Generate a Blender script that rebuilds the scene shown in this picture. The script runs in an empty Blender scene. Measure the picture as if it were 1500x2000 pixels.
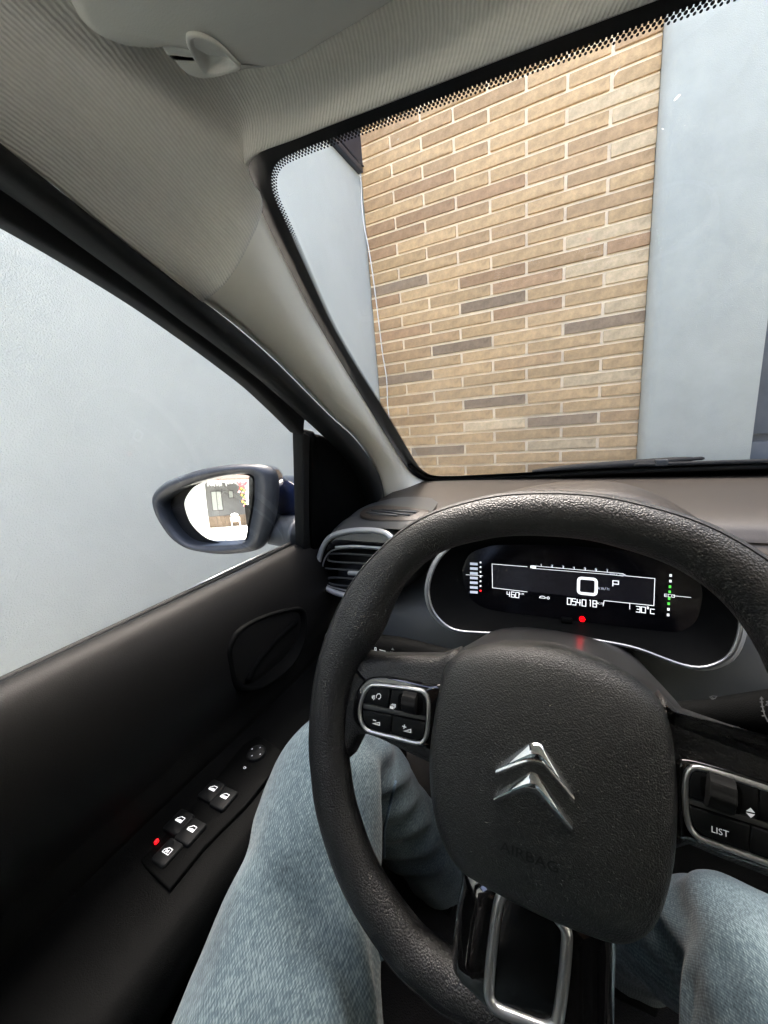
import bpy, bmesh, math, random
from mathutils import Vector, Matrix, noise
from mathutils.bvhtree import BVHTree
R = math.radians
V = Vector
random.seed(7)
S = bpy.context.scene
COL = S.collection

# ------------------------------------------------------------------ camera, sky, sun, exposure
C = V((-0.355, 0.0, 1.22))                        # the phone: held between the driver's face and the wheel
WX, WY, WZ = ((0.89986, 0.02273, -0.43558), (0.42792, -0.23944, 0.87153), (-0.08448, -0.97065, -0.22519))
FPX = 750.0                                       # 13 mm equivalent ultra-wide, photograph 1500 x 2000
camd = bpy.data.cameras.new('camera')
cam = bpy.data.objects.new('camera', camd); COL.objects.link(cam)
camd.sensor_fit = 'HORIZONTAL'; camd.sensor_width = 36.0; camd.lens = 36.0 * FPX / 1500.0
camd.clip_start = 0.01; camd.clip_end = 500
cam.matrix_world = Matrix(((WX[0], -WX[1], -WX[2], C.x), (WY[0], -WY[1], -WY[2], C.y),
                           (WZ[0], -WZ[1], -WZ[2], C.z), (0, 0, 0, 1)))
S.camera = cam
SUN_EL, SUN_AZ = 58.0, 345.0                      # azimuth clockwise from +Y: beyond the brick wall, so the car stands in its shade
wd = bpy.data.worlds.new('World'); S.world = wd; wd.use_nodes = True
nt = wd.node_tree
sky = nt.nodes.new('ShaderNodeTexSky'); sky.sky_type = 'NISHITA'; sky.sun_disc = False
sky.sun_elevation = R(SUN_EL); sky.sun_rotation = R(SUN_AZ)
sky.air_density = 0.5; sky.dust_density = 8.0; sky.ozone_density = 0.6
bg = nt.nodes['Background']; bg.inputs['Strength'].default_value = 0.10
nt.links.new(sky.outputs[0], bg.inputs[0])
sd = bpy.data.lights.new('sun', 'SUN'); sd.energy = 2.6; sd.angle = R(0.5); sd.color = (1.0, 0.95, 0.88)
sun = bpy.data.objects.new('sun', sd); COL.objects.link(sun)
sdir = V((math.sin(R(SUN_AZ)) * math.cos(R(SUN_EL)), math.cos(R(SUN_AZ)) * math.cos(R(SUN_EL)), math.sin(R(SUN_EL))))
sun.rotation_euler = (-sdir).to_track_quat('-Z', 'Y').to_euler()
vs = S.view_settings; vs.view_transform = 'Standard'; vs.look = 'None'; vs.gamma = 1.0; vs.use_curve_mapping = False
EXPO = 4.45
vs.exposure = EXPO
cy = S.cycles; cy.use_denoising = True; cy.max_bounces = 14; cy.diffuse_bounces = 8; cy.glossy_bounces = 6
cy.transparent_max_bounces = 24; cy.caustics_reflective = False; cy.caustics_refractive = False; cy.sample_clamp_indirect = 6.0

# ------------------------------------------------------------------ helpers
def ray(x, y):
    a, b = (x - 750) / FPX, (y - 1000) / FPX
    return V((WX[0]*a + WX[1]*b + WX[2], WY[0]*a + WY[1]*b + WY[2], WZ[0]*a + WZ[1]*b + WZ[2]))
def on(x, y, p, n):                               # photo point -> point on the plane through p with normal n (car frame, origin at camera)
    d = ray(x, y); return d * (V(p).dot(n) / d.dot(n))
def atX(x, y, k): d = ray(x, y); return d * (k / d.x)
def atY(x, y, k): d = ray(x, y); return d * (k / d.y)
def atZ(x, y, k): d = ray(x, y); return d * (k / d.z)
NS = V((1, 0, -0.29)).normalized()
def side(x, y, off=0.0): return on(x, y, V((-0.375, 0, 0)) + NS * off, NS)         # side-glass plane
NW = V((0, 0.529, 1)).normalized()
def ws(x, y, off=0.0): return on(x, y, V((0, 0, 0.343)) - NW * off, NW)           # windscreen plane, off = towards cabin

ORG = {}
def thing(name, label, cat, loc, group=None):
    o = bpy.data.objects.new(name, None); COL.objects.link(o); o.empty_display_size = 0.1
    w = C + V(loc); o.location = w; ORG[o] = w
    o['label'] = label; o['category'] = cat
    if group: o['group'] = group
    return o
def tag(o, label=None, cat=None, group=None, kind=None):
    for k, v in (('label', label), ('category', cat), ('group', group), ('kind', kind)):
        if v: o[k] = v
    return o
def link(name, me, mat, parent, origin):
    o = bpy.data.objects.new(name, me); COL.objects.link(o)
    if mat: me.materials.append(mat)
    w = C + V(origin)
    if parent:
        o.parent = parent; o.location = w - ORG[parent]
    else: o.location = w
    ORG[o] = w
    return o
def mesh(name, vs_, fs, mat, parent=None, smooth=True, uv=None, auto=None):
    lo = V([min(v[i] for v in vs_) for i in range(3)]); hi = V([max(v[i] for v in vs_) for i in range(3)])
    c = (lo + hi) / 2
    me = bpy.data.meshes.new(name)
    me.from_pydata([V(v) - c for v in vs_], [], fs)
    if uv:
        ul = me.uv_layers.new(name='UVMap')
        for l in me.loops: ul.data[l.index].uv = uv[l.vertex_index]
    me.update()
    if smooth:
        for p in me.polygons: p.use_smooth = True
        if auto is not None:
            me.set_sharp_from_angle(angle=R(auto))
    return link(name, me, mat, parent, c)
def fixn(o):                                      # consistent outward normals
    bm = bmesh.new(); bm.from_mesh(o.data); bmesh.ops.recalc_face_normals(bm, faces=bm.faces); bm.to_mesh(o.data); bm.free(); return o
def cr(pts, n=6, closed=False):                   # Catmull-Rom resampling
    pts = [V(p) for p in pts]; out = []; m = len(pts)
    for i in range(m if closed else m - 1):
        if closed: a, b, c, d = pts[i-1], pts[i], pts[(i+1) % m], pts[(i+2) % m]
        else: a, b, c, d = pts[max(i-1, 0)], pts[i], pts[i+1], pts[min(i+2, m-1)]
        for k in range(n):
            t = k / n
            out.append(0.5*((2*b) + (c-a)*t + (2*a-5*b+4*c-d)*t*t + (3*b-a-3*c+d)*t**3))
    if not closed: out.append(pts[-1])
    return out
def resample(pts, n, closed=False):
    P = [V(p) for p in pts] + ([V(pts[0])] if closed else [])
    L = [0]
    for i in range(1, len(P)): L.append(L[-1] + (P[i]-P[i-1]).length)
    out = []; j = 0; m = n if closed else n - 1
    for k in range(n):
        s = L[-1] * k / m
        while j < len(P)-2 and L[j+1] < s: j += 1
        d = L[j+1]-L[j]
        out.append(P[j].lerp(P[j+1], (s-L[j])/d if d > 1e-9 else 0))
    return out
def gridvf(rows, cu=False, cv=False):
    nr, nc = len(rows), len(rows[0])
    v = [p for r in rows for p in r]; f = []
    for i in range(nr if cv else nr-1):
        for j in range(nc if cu else nc-1):
            a = i*nc+j; b = i*nc+(j+1) % nc; c = ((i+1) % nr)*nc+(j+1) % nc; d = ((i+1) % nr)*nc+j
            f.append((a, b, c, d))
    return v, f
def loft(name, rows, mat, parent=None, cu=False, cv=False, caps=False, auto=None, smooth=True, uvm=False):
    v, f = gridvf(rows, cu, cv); uv = None
    if caps:
        n = len(rows[0]); f.append(tuple(range(n))[::-1]); f.append(tuple(range(len(v)-n, len(v))))
    if uvm:
        uv = []
        for r in rows:
            s = 0
            for j, p in enumerate(r):
                if j: s += (V(p)-V(r[j-1])).length
                uv.append((s, 0))
        nc = len(rows[0])
        for j in range(nc):
            s = 0
            for i in range(len(rows)):
                if i: s += (V(rows[i][j])-V(rows[i-1][j])).length
                uv[i*nc+j] = (uv[i*nc+j][0], s)
    return mesh(name, v, f, mat, parent, smooth, uv, auto)
def loft2(name, ctrl, mat, parent=None, nu=6, nv=6, **k):   # control grid -> smooth patch
    a = [cr(r, nu) for r in ctrl]
    b = [cr(list(c), nv) for c in zip(*a)]
    return loft(name, [list(r) for r in zip(*b)], mat, parent, **k)
def ringrows(path, r, n=10, closed=False, flat=1.0, up=None):
    path = [V(p) for p in path]; m = len(path); rows = []; prev = None
    for i, p in enumerate(path):
        t = (path[(i+1) % m]-path[i-1]) if closed else (path[min(i+1, m-1)]-path[max(i-1, 0)])
        t.normalize()
        if up is not None: a = t.cross(up).normalized()
        elif prev is None:
            a = t.orthogonal().normalized()
        else: a = (prev - t*prev.dot(t)).normalized()
        prev = a; b = t.cross(a)
        rr = r[i] if isinstance(r, (list, tuple)) else r
        rows.append([p + a*math.cos(2*math.pi*k/n)*rr + b*math.sin(2*math.pi*k/n)*rr*flat for k in range(n)])
    return rows
def tube(name, path, r, mat, parent=None, n=10, closed=False, flat=1.0, up=None):
    return loft(name, ringrows(path, r, n, closed, flat, up), mat, parent, cu=True, cv=closed, caps=not closed)
def inset2(p, d):
    m = len(p); A = sum(p[i][0]*p[(i+1) % m][1]-p[(i+1) % m][0]*p[i][1] for i in range(m))
    s = 1 if A > 0 else -1; out = []
    for i in range(m):
        a = V((p[i][0]-p[i-1][0], p[i][1]-p[i-1][1])); b = V((p[(i+1) % m][0]-p[i][0], p[(i+1) % m][1]-p[i][1]))
        a = a.normalized() if a.length > 1e-9 else b.normalized(); b = b.normalized() if b.length > 1e-9 else a
        nn = V((-a.y-b.y, a.x+b.x)); l = nn.length
        nn = nn/l if l > 1e-6 else V((-a.y, a.x))
        k = min(2.0, 1/max(0.5, math.sqrt(max(0.01, (1+a.dot(b))/2))))
        out.append((p[i][0]+s*nn.x*d*k, p[i][1]+s*nn.y*d*k))
    return out
class Frame:                                      # a flat working frame: o + a*ex + b*ey + h*n
    def __init__(s, o, ex, ey): s.o = V(o); s.ex = V(ex).normalized(); s.n = s.ex.cross(V(ey)).normalized(); s.ey = s.n.cross(s.ex)
    def p(s, a, b, h=0): return s.o + s.ex*a + s.ey*b + s.n*h
    def px(s, x, y, h=0):
        q = on(x, y, s.o+s.n*h, s.n) - s.o; return (q.dot(s.ex), q.dot(s.ey))
    def plate(s, name, pts, mat, parent, h=0.0, t=0.004, bev=0.001, auto=50, back=False):
        rings = [(0, h-t), (0, h-bev), (bev*0.3, h-bev*0.3), (bev, h)]
        v = []; f = []; m = len(pts)
        for d, z in rings:
            q = inset2(pts, d) if d else pts
            v += [s.p(a, b, z) for a, b in q]
        for k in range(len(rings)-1):
            for i in range(m):
                j = (i+1) % m; f.append((k*m+i, k*m+j, (k+1)*m+j, (k+1)*m+i))
        f.append(tuple(range((len(rings)-1)*m, len(rings)*m)))
        if back: f.append(tuple(range(m))[::-1])
        return fixn(mesh(name, v, f, mat, parent, True, None, auto))
    def pillow(s, name, pts, prof, mat, parent, auto=None):   # prof: (scale, height) from rim to centre
        v = []; f = []; m = len(pts)
        cx = sum(p[0] for p in pts)/m; cy_ = sum(p[1] for p in pts)/m
        for k, z in prof: v += [s.p(cx+(a-cx)*k, cy_+(b-cy_)*k, z) for a, b in pts]
        for k in range(len(prof)-1):
            for i in range(m):
                j = (i+1) % m; f.append((k*m+i, k*m+j, (k+1)*m+j, (k+1)*m+i))
        f.append(tuple(range((len(prof)-1)*m, len(prof)*m)))
        return fixn(mesh(name, v, f, mat, parent, True, None, auto))
    def strokes(s, name, lines, w, mat, parent, h=0.0):       # flat printed strokes, lines in (a, b)
        v = []; f = []
        for ln in lines:
            ln = [V(q).to_2d() for q in ln]
            closed = (ln[0]-ln[-1]).length < 1e-7 and len(ln) > 2
            if closed: ln = ln[:-1]
            m = len(ln); b0 = len(v)
            for i in range(m):
                a = (ln[i]-ln[i-1]) if (i or closed) else (ln[1]-ln[0])
                b = (ln[(i+1) % m]-ln[i]) if (i < m-1 or closed) else a
                a = a.normalized(); b = b.normalized(); nn = V((-a.y-b.y, a.x+b.x)); nn = nn.normalized() if nn.length > 1e-6 else V((-a.y, a.x))
                k = 1/max(0.5, nn.dot(V((-a.y, a.x))))
                v += [s.p(*(ln[i]+nn*w*0.5*k), h), s.p(*(ln[i]-nn*w*0.5*k), h)]
            for i in range(m if closed else m-1):
                j = (i+1) % m; f.append((b0+2*i, b0+2*i+1, b0+2*j+1, b0+2*j))
        return mesh(name, v, f, mat, parent, False)
    def polys(s, name, polys, mat, parent, h=0.0):
        v = []; f = []
        for p in polys:
            f.append(tuple(range(len(v), len(v)+len(p)))); v += [s.p(a, b, h) for a, b in p]
        return mesh(name, v, f, mat, parent, False)
def rrect(x0, y0, x1, y1, r, n=5):
    r = min(r, abs(x1-x0)/2*0.99, abs(y1-y0)/2*0.99); out = []
    for cx, cy_, a in ((x1-r, y1-r, 0), (x0+r, y1-r, 90), (x0+r, y0+r, 180), (x1-r, y0+r, 270)):
        for k in range(n+1):
            t = R(a+90*k/n); out.append((cx+r*math.cos(t), cy_+r*math.sin(t)))
    return out
def boxvf(x0, y0, z0, x1, y1, z1, b=0.0):
    bm = bmesh.new(); bmesh.ops.create_cube(bm, size=1)
    for v in bm.verts: v.co = V(((x0+x1)/2+v.co.x*(x1-x0), (y0+y1)/2+v.co.y*(y1-y0), (z0+z1)/2+v.co.z*(z1-z0)))
    if b: bmesh.ops.bevel(bm, geom=bm.edges[:], offset=b, segments=2, affect='EDGES', profile=0.6)
    bm.verts.index_update(); r = ([v.co.copy() for v in bm.verts], [tuple(v.index for v in f.verts) for f in bm.faces]); bm.free(); return r
def box(name, a, b, mat, parent=None, bev=0.0):
    v, f = boxvf(*a, *b, bev); return mesh(name, v, f, mat, parent, bool(bev), None, 40 if bev else None)
def text_mesh(txt, size):
    cu = bpy.data.curves.new('t', 'FONT'); cu.body = txt; cu.size = size; cu.align_x = 'CENTER'; cu.align_y = 'CENTER'; cu.resolution_u = 3
    ob = bpy.data.objects.new('t', cu); COL.objects.link(ob)
    me = bpy.data.meshes.new_from_object(ob.evaluated_get(bpy.context.evaluated_depsgraph_get()))
    v = [w.co.copy() for w in me.vertices]; f = [tuple(p.vertices) for p in me.polygons]
    bpy.data.objects.remove(ob); bpy.data.curves.remove(cu); bpy.data.meshes.remove(me)
    return v, f
def put_text(name, fr, txt, a, b, size, mat, parent, h=0.0):
    v, f = text_mesh(txt, size); return mesh(name, [fr.p(a+q.x, b+q.y, h) for q in v], f, mat, parent, False)

# ------------------------------------------------------------------ materials
def M(name, col, rough=0.5, metal=0.0, spec=None, coat=0.0, var=None, bump=None, emit=None, voro=None, sheen=0.0, vary_rand=0.0):
    m = bpy.data.materials.new(name); m.use_nodes = True; t = m.node_tree; b = t.nodes['Principled BSDF']
    b.inputs['Base Color'].default_value = (*col, 1); b.inputs['Roughness'].default_value = rough; b.inputs['Metallic'].default_value = metal
    if spec is not None: b.inputs['Specular IOR Level'].default_value = spec
    if coat: b.inputs['Coat Weight'].default_value = coat; b.inputs['Coat Roughness'].default_value = 0.05
    if sheen: b.inputs['Sheen Weight'].default_value = sheen
    if emit: b.inputs['Emission Color'].default_value = (*emit[0], 1); b.inputs['Emission Strength'].default_value = emit[1]
    tc = t.nodes.new('ShaderNodeTexCoord')
    cs = None
    if var:                                       # (scale, amount, detail)
        nz = t.nodes.new('ShaderNodeTexNoise'); nz.inputs['Scale'].default_value = var[0]; nz.inputs['Detail'].default_value = var[2] if len(var) > 2 else 6
        nz.inputs['Roughness'].default_value = 0.65
        t.links.new(tc.outputs['Object'], nz.inputs['Vector'])
        mr = t.nodes.new('ShaderNodeMapRange'); mr.inputs[1].default_value = 0.3; mr.inputs[2].default_value = 0.7
        mr.inputs[3].default_value = 1-var[1]; mr.inputs[4].default_value = 1+var[1]; t.links.new(nz.outputs['Fac'], mr.inputs[0])
        mx = t.nodes.new('ShaderNodeVectorMath'); mx.operation = 'SCALE'; mx.inputs[0].default_value = col
        t.links.new(mr.outputs[0], mx.inputs['Scale']); cs = mx.outputs[0]
    if vary_rand:
        oi = t.nodes.new('ShaderNodeObjectInfo'); mr = t.nodes.new('ShaderNodeMapRange')
        mr.inputs[3].default_value = 1-vary_rand; mr.inputs[4].default_value = 1+vary_rand; t.links.new(oi.outputs['Random'], mr.inputs[0])
        mx = t.nodes.new('ShaderNodeVectorMath'); mx.operation = 'SCALE'
        if cs: t.links.new(cs, mx.inputs[0])
        else: mx.inputs[0].default_value = col
        t.links.new(mr.outputs[0], mx.inputs['Scale']); cs = mx.outputs[0]
    if cs: t.links.new(cs, b.inputs['Base Color'])
    last = None
    def addb(src, st, dist):
        nonlocal last
        bp = t.nodes.new('ShaderNodeBump'); bp.inputs['Strength'].default_value = st; bp.inputs['Distance'].default_value = dist
        t.links.new(src, bp.inputs['Height'])
        if last: t.links.new(last, bp.inputs['Normal'])
        last = bp.outputs[0]
    if voro:                                      # (scale, strength, distance): leather-like cells
        vo = t.nodes.new('ShaderNodeTexVoronoi'); vo.feature = 'SMOOTH_F1'; vo.inputs['Scale'].default_value = voro[0]; vo.inputs['Smoothness'].default_value = 0.25
        nz = t.nodes.new('ShaderNodeTexNoise'); nz.inputs['Scale'].default_value = voro[0]*0.7
        ad = t.nodes.new('ShaderNodeVectorMath'); ad.operation = 'SCALE'; ad.inputs['Scale'].default_value = 1.2/voro[0]
        a2 = t.nodes.new('ShaderNodeVectorMath'); a2.operation = 'ADD'
        t.links.new(tc.outputs['Object'], nz.inputs['Vector']); t.links.new(nz.outputs['Color'], ad.inputs[0])
        t.links.new(tc.outputs['Object'], a2.inputs[0]); t.links.new(ad.outputs[0], a2.inputs[1]); t.links.new(a2.outputs[0], vo.inputs['Vector'])
        iv = t.nodes.new('ShaderNodeMath'); iv.operation = 'MULTIPLY'; iv.inputs[1].default_value = -1; t.links.new(vo.outputs['Distance'], iv.inputs[0])
        addb(iv.outputs[0], voro[1], voro[2])
    for q in (bump if isinstance(bump, list) else [bump] if bump else []):   # (scale, strength, distance)
        nz = t.nodes.new('ShaderNodeTexNoise'); nz.inputs['Scale'].default_value = q[0]; nz.inputs['Detail'].default_value = 4
        t.links.new(tc.outputs['Object'], nz.inputs['Vector']); addb(nz.outputs['Fac'], q[1], q[2])
    if last: t.links.new(last, b.inputs['Normal'])
    return m
def glass_mat(name, tint, refl=1.0):
    m = bpy.data.materials.new(name); m.use_nodes = True; t = m.node_tree; t.nodes.remove(t.nodes['Principled BSDF'])
    tr = t.nodes.new('ShaderNodeBsdfTransparent'); tr.inputs[0].default_value = (*tint, 1)
    gl = t.nodes.new('ShaderNodeBsdfGlossy'); gl.inputs['Roughness'].default_value = 0.0; gl.inputs[0].default_value = (refl, refl, refl, 1)
    lw = t.nodes.new('ShaderNodeLayerWeight'); lw.inputs[0].default_value = 0.5     # Schlick: same reflectance from both faces
    pw = t.nodes.new('ShaderNodeMath'); pw.operation = 'POWER'; pw.inputs[1].default_value = 5; t.links.new(lw.outputs['Facing'], pw.inputs[0])
    fr = t.nodes.new('ShaderNodeMath'); fr.operation = 'MULTIPLY_ADD'; fr.inputs[1].default_value = 0.9; fr.inputs[2].default_value = 0.035; t.links.new(pw.outputs[0], fr.inputs[0])
    mx = t.nodes.new('ShaderNodeMixShader'); t.links.new(fr.outputs[0], mx.inputs[0]); t.links.new(tr.outputs[0], mx.inputs[1]); t.links.new(gl.outputs[0], mx.inputs[2])
    t.links.new(mx.outputs[0], t.nodes['Material Output'].inputs[0]); return m
def fabric_ribs(name, col, pitch):
    m = M(name, col, 0.95, spec=0.1, sheen=0.2); t = m.node_tree; b = t.nodes['Principled BSDF']
    uv = t.nodes.new('ShaderNodeUVMap'); sp = t.nodes.new('ShaderNodeSeparateXYZ'); t.links.new(uv.outputs[0], sp.inputs[0])
    tc = t.nodes.new('ShaderNodeTexCoord'); nz = t.nodes.new('ShaderNodeTexNoise'); nz.inputs['Scale'].default_value = 260; nz.inputs['Detail'].default_value = 3
    t.links.new(tc.outputs['Object'], nz.inputs['Vector'])
    a = t.nodes.new('ShaderNodeMath'); a.operation = 'MULTIPLY_ADD'; a.inputs[1].default_value = 0.0012; t.links.new(nz.outputs['Fac'], a.inputs[0]); t.links.new(sp.outputs['X'], a.inputs[2])
    w = t.nodes.new('ShaderNodeMath'); w.operation = 'MULTIPLY'; w.inputs[1].default_value = 2*math.pi/pitch; t.links.new(a.outputs[0], w.inputs[0])
    s = t.nodes.new('ShaderNodeMath'); s.operation = 'SINE'; t.links.new(w.outputs[0], s.inputs[0])
    ad = t.nodes.new('ShaderNodeMath'); ad.operation = 'MULTIPLY_ADD'; ad.inputs[1].default_value = 1.2; t.links.new(nz.outputs['Fac'], ad.inputs[0]); t.links.new(s.outputs[0], ad.inputs[2])
    bp = t.nodes.new('ShaderNodeBump'); bp.inputs['Strength'].default_value = 0.4; bp.inputs['Distance'].default_value = 0.0005; t.links.new(ad.outputs[0], bp.inputs['Height']); t.links.new(bp.outputs[0], b.inputs['Normal'])
    mr = t.nodes.new('ShaderNodeMapRange'); mr.inputs[1].default_value = -1; mr.inputs[2].default_value = 1.8; mr.inputs[3].default_value = 0.86; mr.inputs[4].default_value = 1.06; t.links.new(ad.outputs[0], mr.inputs[0])
    mx = t.nodes.new('ShaderNodeVectorMath'); mx.operation = 'SCALE'; mx.inputs[0].default_value = col; t.links.new(mr.outputs[0], mx.inputs['Scale']); t.links.new(mx.outputs[0], b.inputs['Base Color'])
    return m
def denim(name):
    m = M(name, (0.2, 0.3, 0.4), 0.9, spec=0.15, sheen=0.15); t = m.node_tree; b = t.nodes['Principled BSDF']
    tc = t.nodes.new('ShaderNodeTexCoord')
    def nz(sc, vec=None, det=4):
        n = t.nodes.new('ShaderNodeTexNoise'); n.inputs['Scale'].default_value = sc; n.inputs['Detail'].default_value = det
        t.links.new(vec or tc.outputs['Object'], n.inputs['Vector']); return n.outputs['Fac']
    mp = t.nodes.new('ShaderNodeMapping'); mp.inputs['Rotation'].default_value = (0, 0, R(38)); t.links.new(tc.outputs['Object'], mp.inputs[0])
    wv = t.nodes.new('ShaderNodeTexWave'); wv.wave_type = 'BANDS'; wv.bands_direction = 'X'; wv.inputs['Scale'].default_value = 150; wv.inputs['Distortion'].default_value = 1.0
    wv.inputs['Detail'].default_value = 2; wv.inputs['Detail Scale'].default_value = 2.0; 
    dt = t.nodes.new('ShaderNodeVectorMath'); dt.operation = 'DOT_PRODUCT'; dt.inputs[1].default_value = (0.6, 0.75, 0.25); t.links.new(tc.outputs['Object'], dt.inputs[0])
    cx3 = t.nodes.new('ShaderNodeCombineXYZ'); t.links.new(dt.outputs['Value'], cx3.inputs[0]); t.links.new(cx3.outputs[0], wv.inputs['Vector'])
    st = t.nodes.new('ShaderNodeMapping'); st.inputs['Rotation'].default_value = (0, 0, R(38)); st.inputs['Scale'].default_value = (900, 160, 500); t.links.new(tc.outputs['Object'], st.inputs[0])
    slub = nz(1.0, st.outputs[0], 2)
    big = nz(9, None, 5)
    def ma(op, a, k=None, c=None):
        n = t.nodes.new('ShaderNodeMath'); n.operation = op
        for i, q in enumerate((a, k, c)):
            if q is None: continue
            if isinstance(q, (int, float)): n.inputs[i].default_value = q
            else: t.links.new(q, n.inputs[i])
        return n.outputs[0]
    f = ma('MULTIPLY_ADD', wv.outputs['Fac'], 0.15, ma('MULTIPLY_ADD', slub, 0.95, ma('MULTIPLY_ADD', big, 0.7, -0.42)))
    rp = t.nodes.new('ShaderNodeValToRGB'); t.links.new(f, rp.inputs[0]); e = rp.color_ramp.elements
    e[0].position = 0.12; e[0].color = (0.026, 0.042, 0.054, 1); e[1].position = 0.8; e[1].color = (0.20, 0.255, 0.27, 1)
    k = e.new(0.45); k.color = (0.072, 0.105, 0.122, 1)
    t.links.new(rp.outputs[0], b.inputs['Base Color'])
    bp = t.nodes.new('ShaderNodeBump'); bp.inputs['Strength'].default_value = 0.45; bp.inputs['Distance'].default_value = 0.0006; t.links.new(f, bp.inputs['Height']); t.links.new(bp.outputs[0], b.inputs['Normal'])
    return m
def E_(v): return v / (2 ** EXPO)
LEA = M('leather', (0.014, 0.014, 0.014), 0.42, spec=0.6, voro=(760, 0.9, 0.0005), var=(30, 0.15))
BAG = M('airbag_plastic', (0.020, 0.021, 0.021), 0.42, spec=0.6, voro=(1000, 0.9, 0.0004), var=(8, 0.12))
DASH = M('dash_plastic', (0.021, 0.0153, 0.0100), 0.5, voro=(1200, 0.5, 0.0003), var=(6, 0.1))
DBRN = M('dash_brown', (0.075, 0.060, 0.045), 0.55, voro=(1200, 0.5, 0.0003), var=(10, 0.1))
DARK = M('dark_plastic', (0.0025, 0.0027, 0.0027), 0.6, spec=0.03, voro=(1100, 0.5, 0.0003))
DOOR = M('door_plastic', (0.006, 0.0058, 0.0054), 0.5, spec=0.14, voro=(1000, 0.5, 0.0003), var=(5, 0.15))
GREYP = M('grey_plastic', (0.045, 0.047, 0.047), 0.42, bump=(1800, 0.2, 0.0002))
SILV = M('satin_silver', (0.5, 0.51, 0.52), 0.3, metal=0.9)
SILP = M('silver_paint', (0.42, 0.43, 0.43), 0.3, metal=0.35)
SILVD = M('satin_dark_silver', (0.30, 0.31, 0.32), 0.28, metal=0.9)
CHR = M('chrome', (0.82, 0.83, 0.84), 0.1, metal=1.0)
PIANO = M('gloss_black', (0.006, 0.006, 0.006), 0.06, coat=1.0)
BTN = M('button_rubber', (0.0065, 0.0072, 0.0076), 0.55, spec=0.12, bump=(2500, 0.15, 0.0002))
RUB = M('rubber', (0.008, 0.0085, 0.0085), 0.65, spec=0.2, bump=(500, 0.2, 0.0004))
RUBG = M('rubber_grey', (0.012, 0.0135, 0.0135), 0.6, spec=0.25, bump=(400, 0.3, 0.0005), var=(40, 0.25))
FAB = fabric_ribs('headliner_fabric', (0.82, 0.82, 0.775), 0.0024)
PIL = M('pillar_plastic', (0.88, 0.87, 0.79), 0.5, bump=[(900, 0.2, 0.0003)], var=(4, 0.05))
VIS = M('visor_vinyl', (0.70, 0.715, 0.67), 0.6, bump=[(1100, 0.3, 0.0003)], var=(5, 0.05))
NAVY = M('navy_paint', (0.006, 0.010, 0.028), 0.12, coat=1.0)
MHOU = M('mirror_housing', (0.022, 0.027, 0.034), 0.42, bump=(1500, 0.25, 0.0002), var=(60, 0.2))
CARPET = M('carpet', (0.008, 0.008, 0.008), 1.0, bump=(500, 0.8, 0.003))
SEATF = M('seat_fabric', (0.016, 0.016, 0.017), 0.9, bump=(700, 0.6, 0.001))
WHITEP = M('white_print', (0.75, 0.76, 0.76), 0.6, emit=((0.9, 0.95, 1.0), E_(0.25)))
DIMP = M('grey_print', (0.28, 0.28, 0.28), 0.6)
LIT = M('lit_white', (0.8, 0.8, 0.8), 0.5, emit=((0.92, 0.96, 1.0), E_(1.0)))
LITD = M('lit_dim', (0.6, 0.6, 0.65), 0.5, emit=((0.6, 0.7, 0.85), E_(0.5)))
LITG = M('lit_green', (0.1, 0.7, 0.1), 0.5, emit=((0.12, 0.95, 0.08), E_(0.7)))
LITR = M('lit_red', (0.8, 0.02, 0.02), 0.5, emit=((1.0, 0.004, 0.008), E_(3.0)))
SCREEN = M('screen_glass', (0.002, 0.002, 0.003), 0.12, spec=0.15)
LCD = M('screen_panel', (0.009, 0.009, 0.014), 0.25)
GLASS = glass_mat('window_glass', (0.95, 0.975, 0.97))
WSG = glass_mat('windscreen_glass', (0.94, 0.97, 0.96))
FRIT = M('black_frit', (0.003, 0.003, 0.003), 0.35)
MIRR = M('mirror_silver', (0.86, 0.88, 0.88), 0.0, metal=1.0)
JEAN = denim('denim'); SEAM = M('denim_seam', (0.10, 0.15, 0.20), 0.9, bump=(900, 0.8, 0.001), var=(300, 0.4))
THREAD = M('jeans_thread', (0.20, 0.24, 0.27), 0.9)
PLAS = M('grey_plaster', (0.505, 0.54, 0.50), 0.92, spec=0.2, bump=[(300, 0.75, 0.0042)], var=(1.6, 0.08, 9))
PLASB = M('blue_grey_plaster', (0.435, 0.44, 0.375), 0.9, spec=0.2, bump=[(220, 0.5, 0.003)], var=(7, 0.07, 9))
MORT = M('mortar', (0.90, 0.76, 0.54), 0.95, spec=0.1, bump=(90, 0.6, 0.004), var=(14, 0.10))
BR = dict(t=(0.53, 0.36, 0.190), b=(0.46, 0.305, 0.165), p=(0.60, 0.455, 0.275), d=(0.31, 0.225, 0.145), o=(0.41, 0.26, 0.145))
BRM = {k: M('brick_'+k, c, 0.92, spec=0.15, bump=[(120, 0.7, 0.003), (420, 0.5, 0.001)], var=(34, 0.24, 10), vary_rand=0.12) for k, c in BR.items()}
CONC = M('concrete', (0.55, 0.53, 0.49), 0.9, bump=(40, 0.4, 0.004), var=(1.2, 0.12))
CABL = M('cable_white', (0.8, 0.79, 0.74), 0.5)
DROOF = M('dark_sheet', (0.02, 0.028, 0.05), 0.4, metal=0.3)
GATE = M('dark_metal', (0.09, 0.105, 0.12), 0.45, var=(3, 0.3), bump=(25, 0.2, 0.003))
HW = M('house_grey', (0.058, 0.062, 0.064), 0.9, bump=(60, 0.4, 0.004), var=(2, 0.1))
HWH = M('house_white', (0.45, 0.45, 0.44), 0.8)
HBASE = M('house_base', (0.085, 0.065, 0.045), 0.9, var=(20, 0.3), bump=(50, 0.6, 0.008))
FRAME = M('window_black', (0.01, 0.01, 0.01), 0.5)
HGL = M('house_glass', (0.15, 0.17, 0.165), 0.08, spec=0.8)
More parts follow.
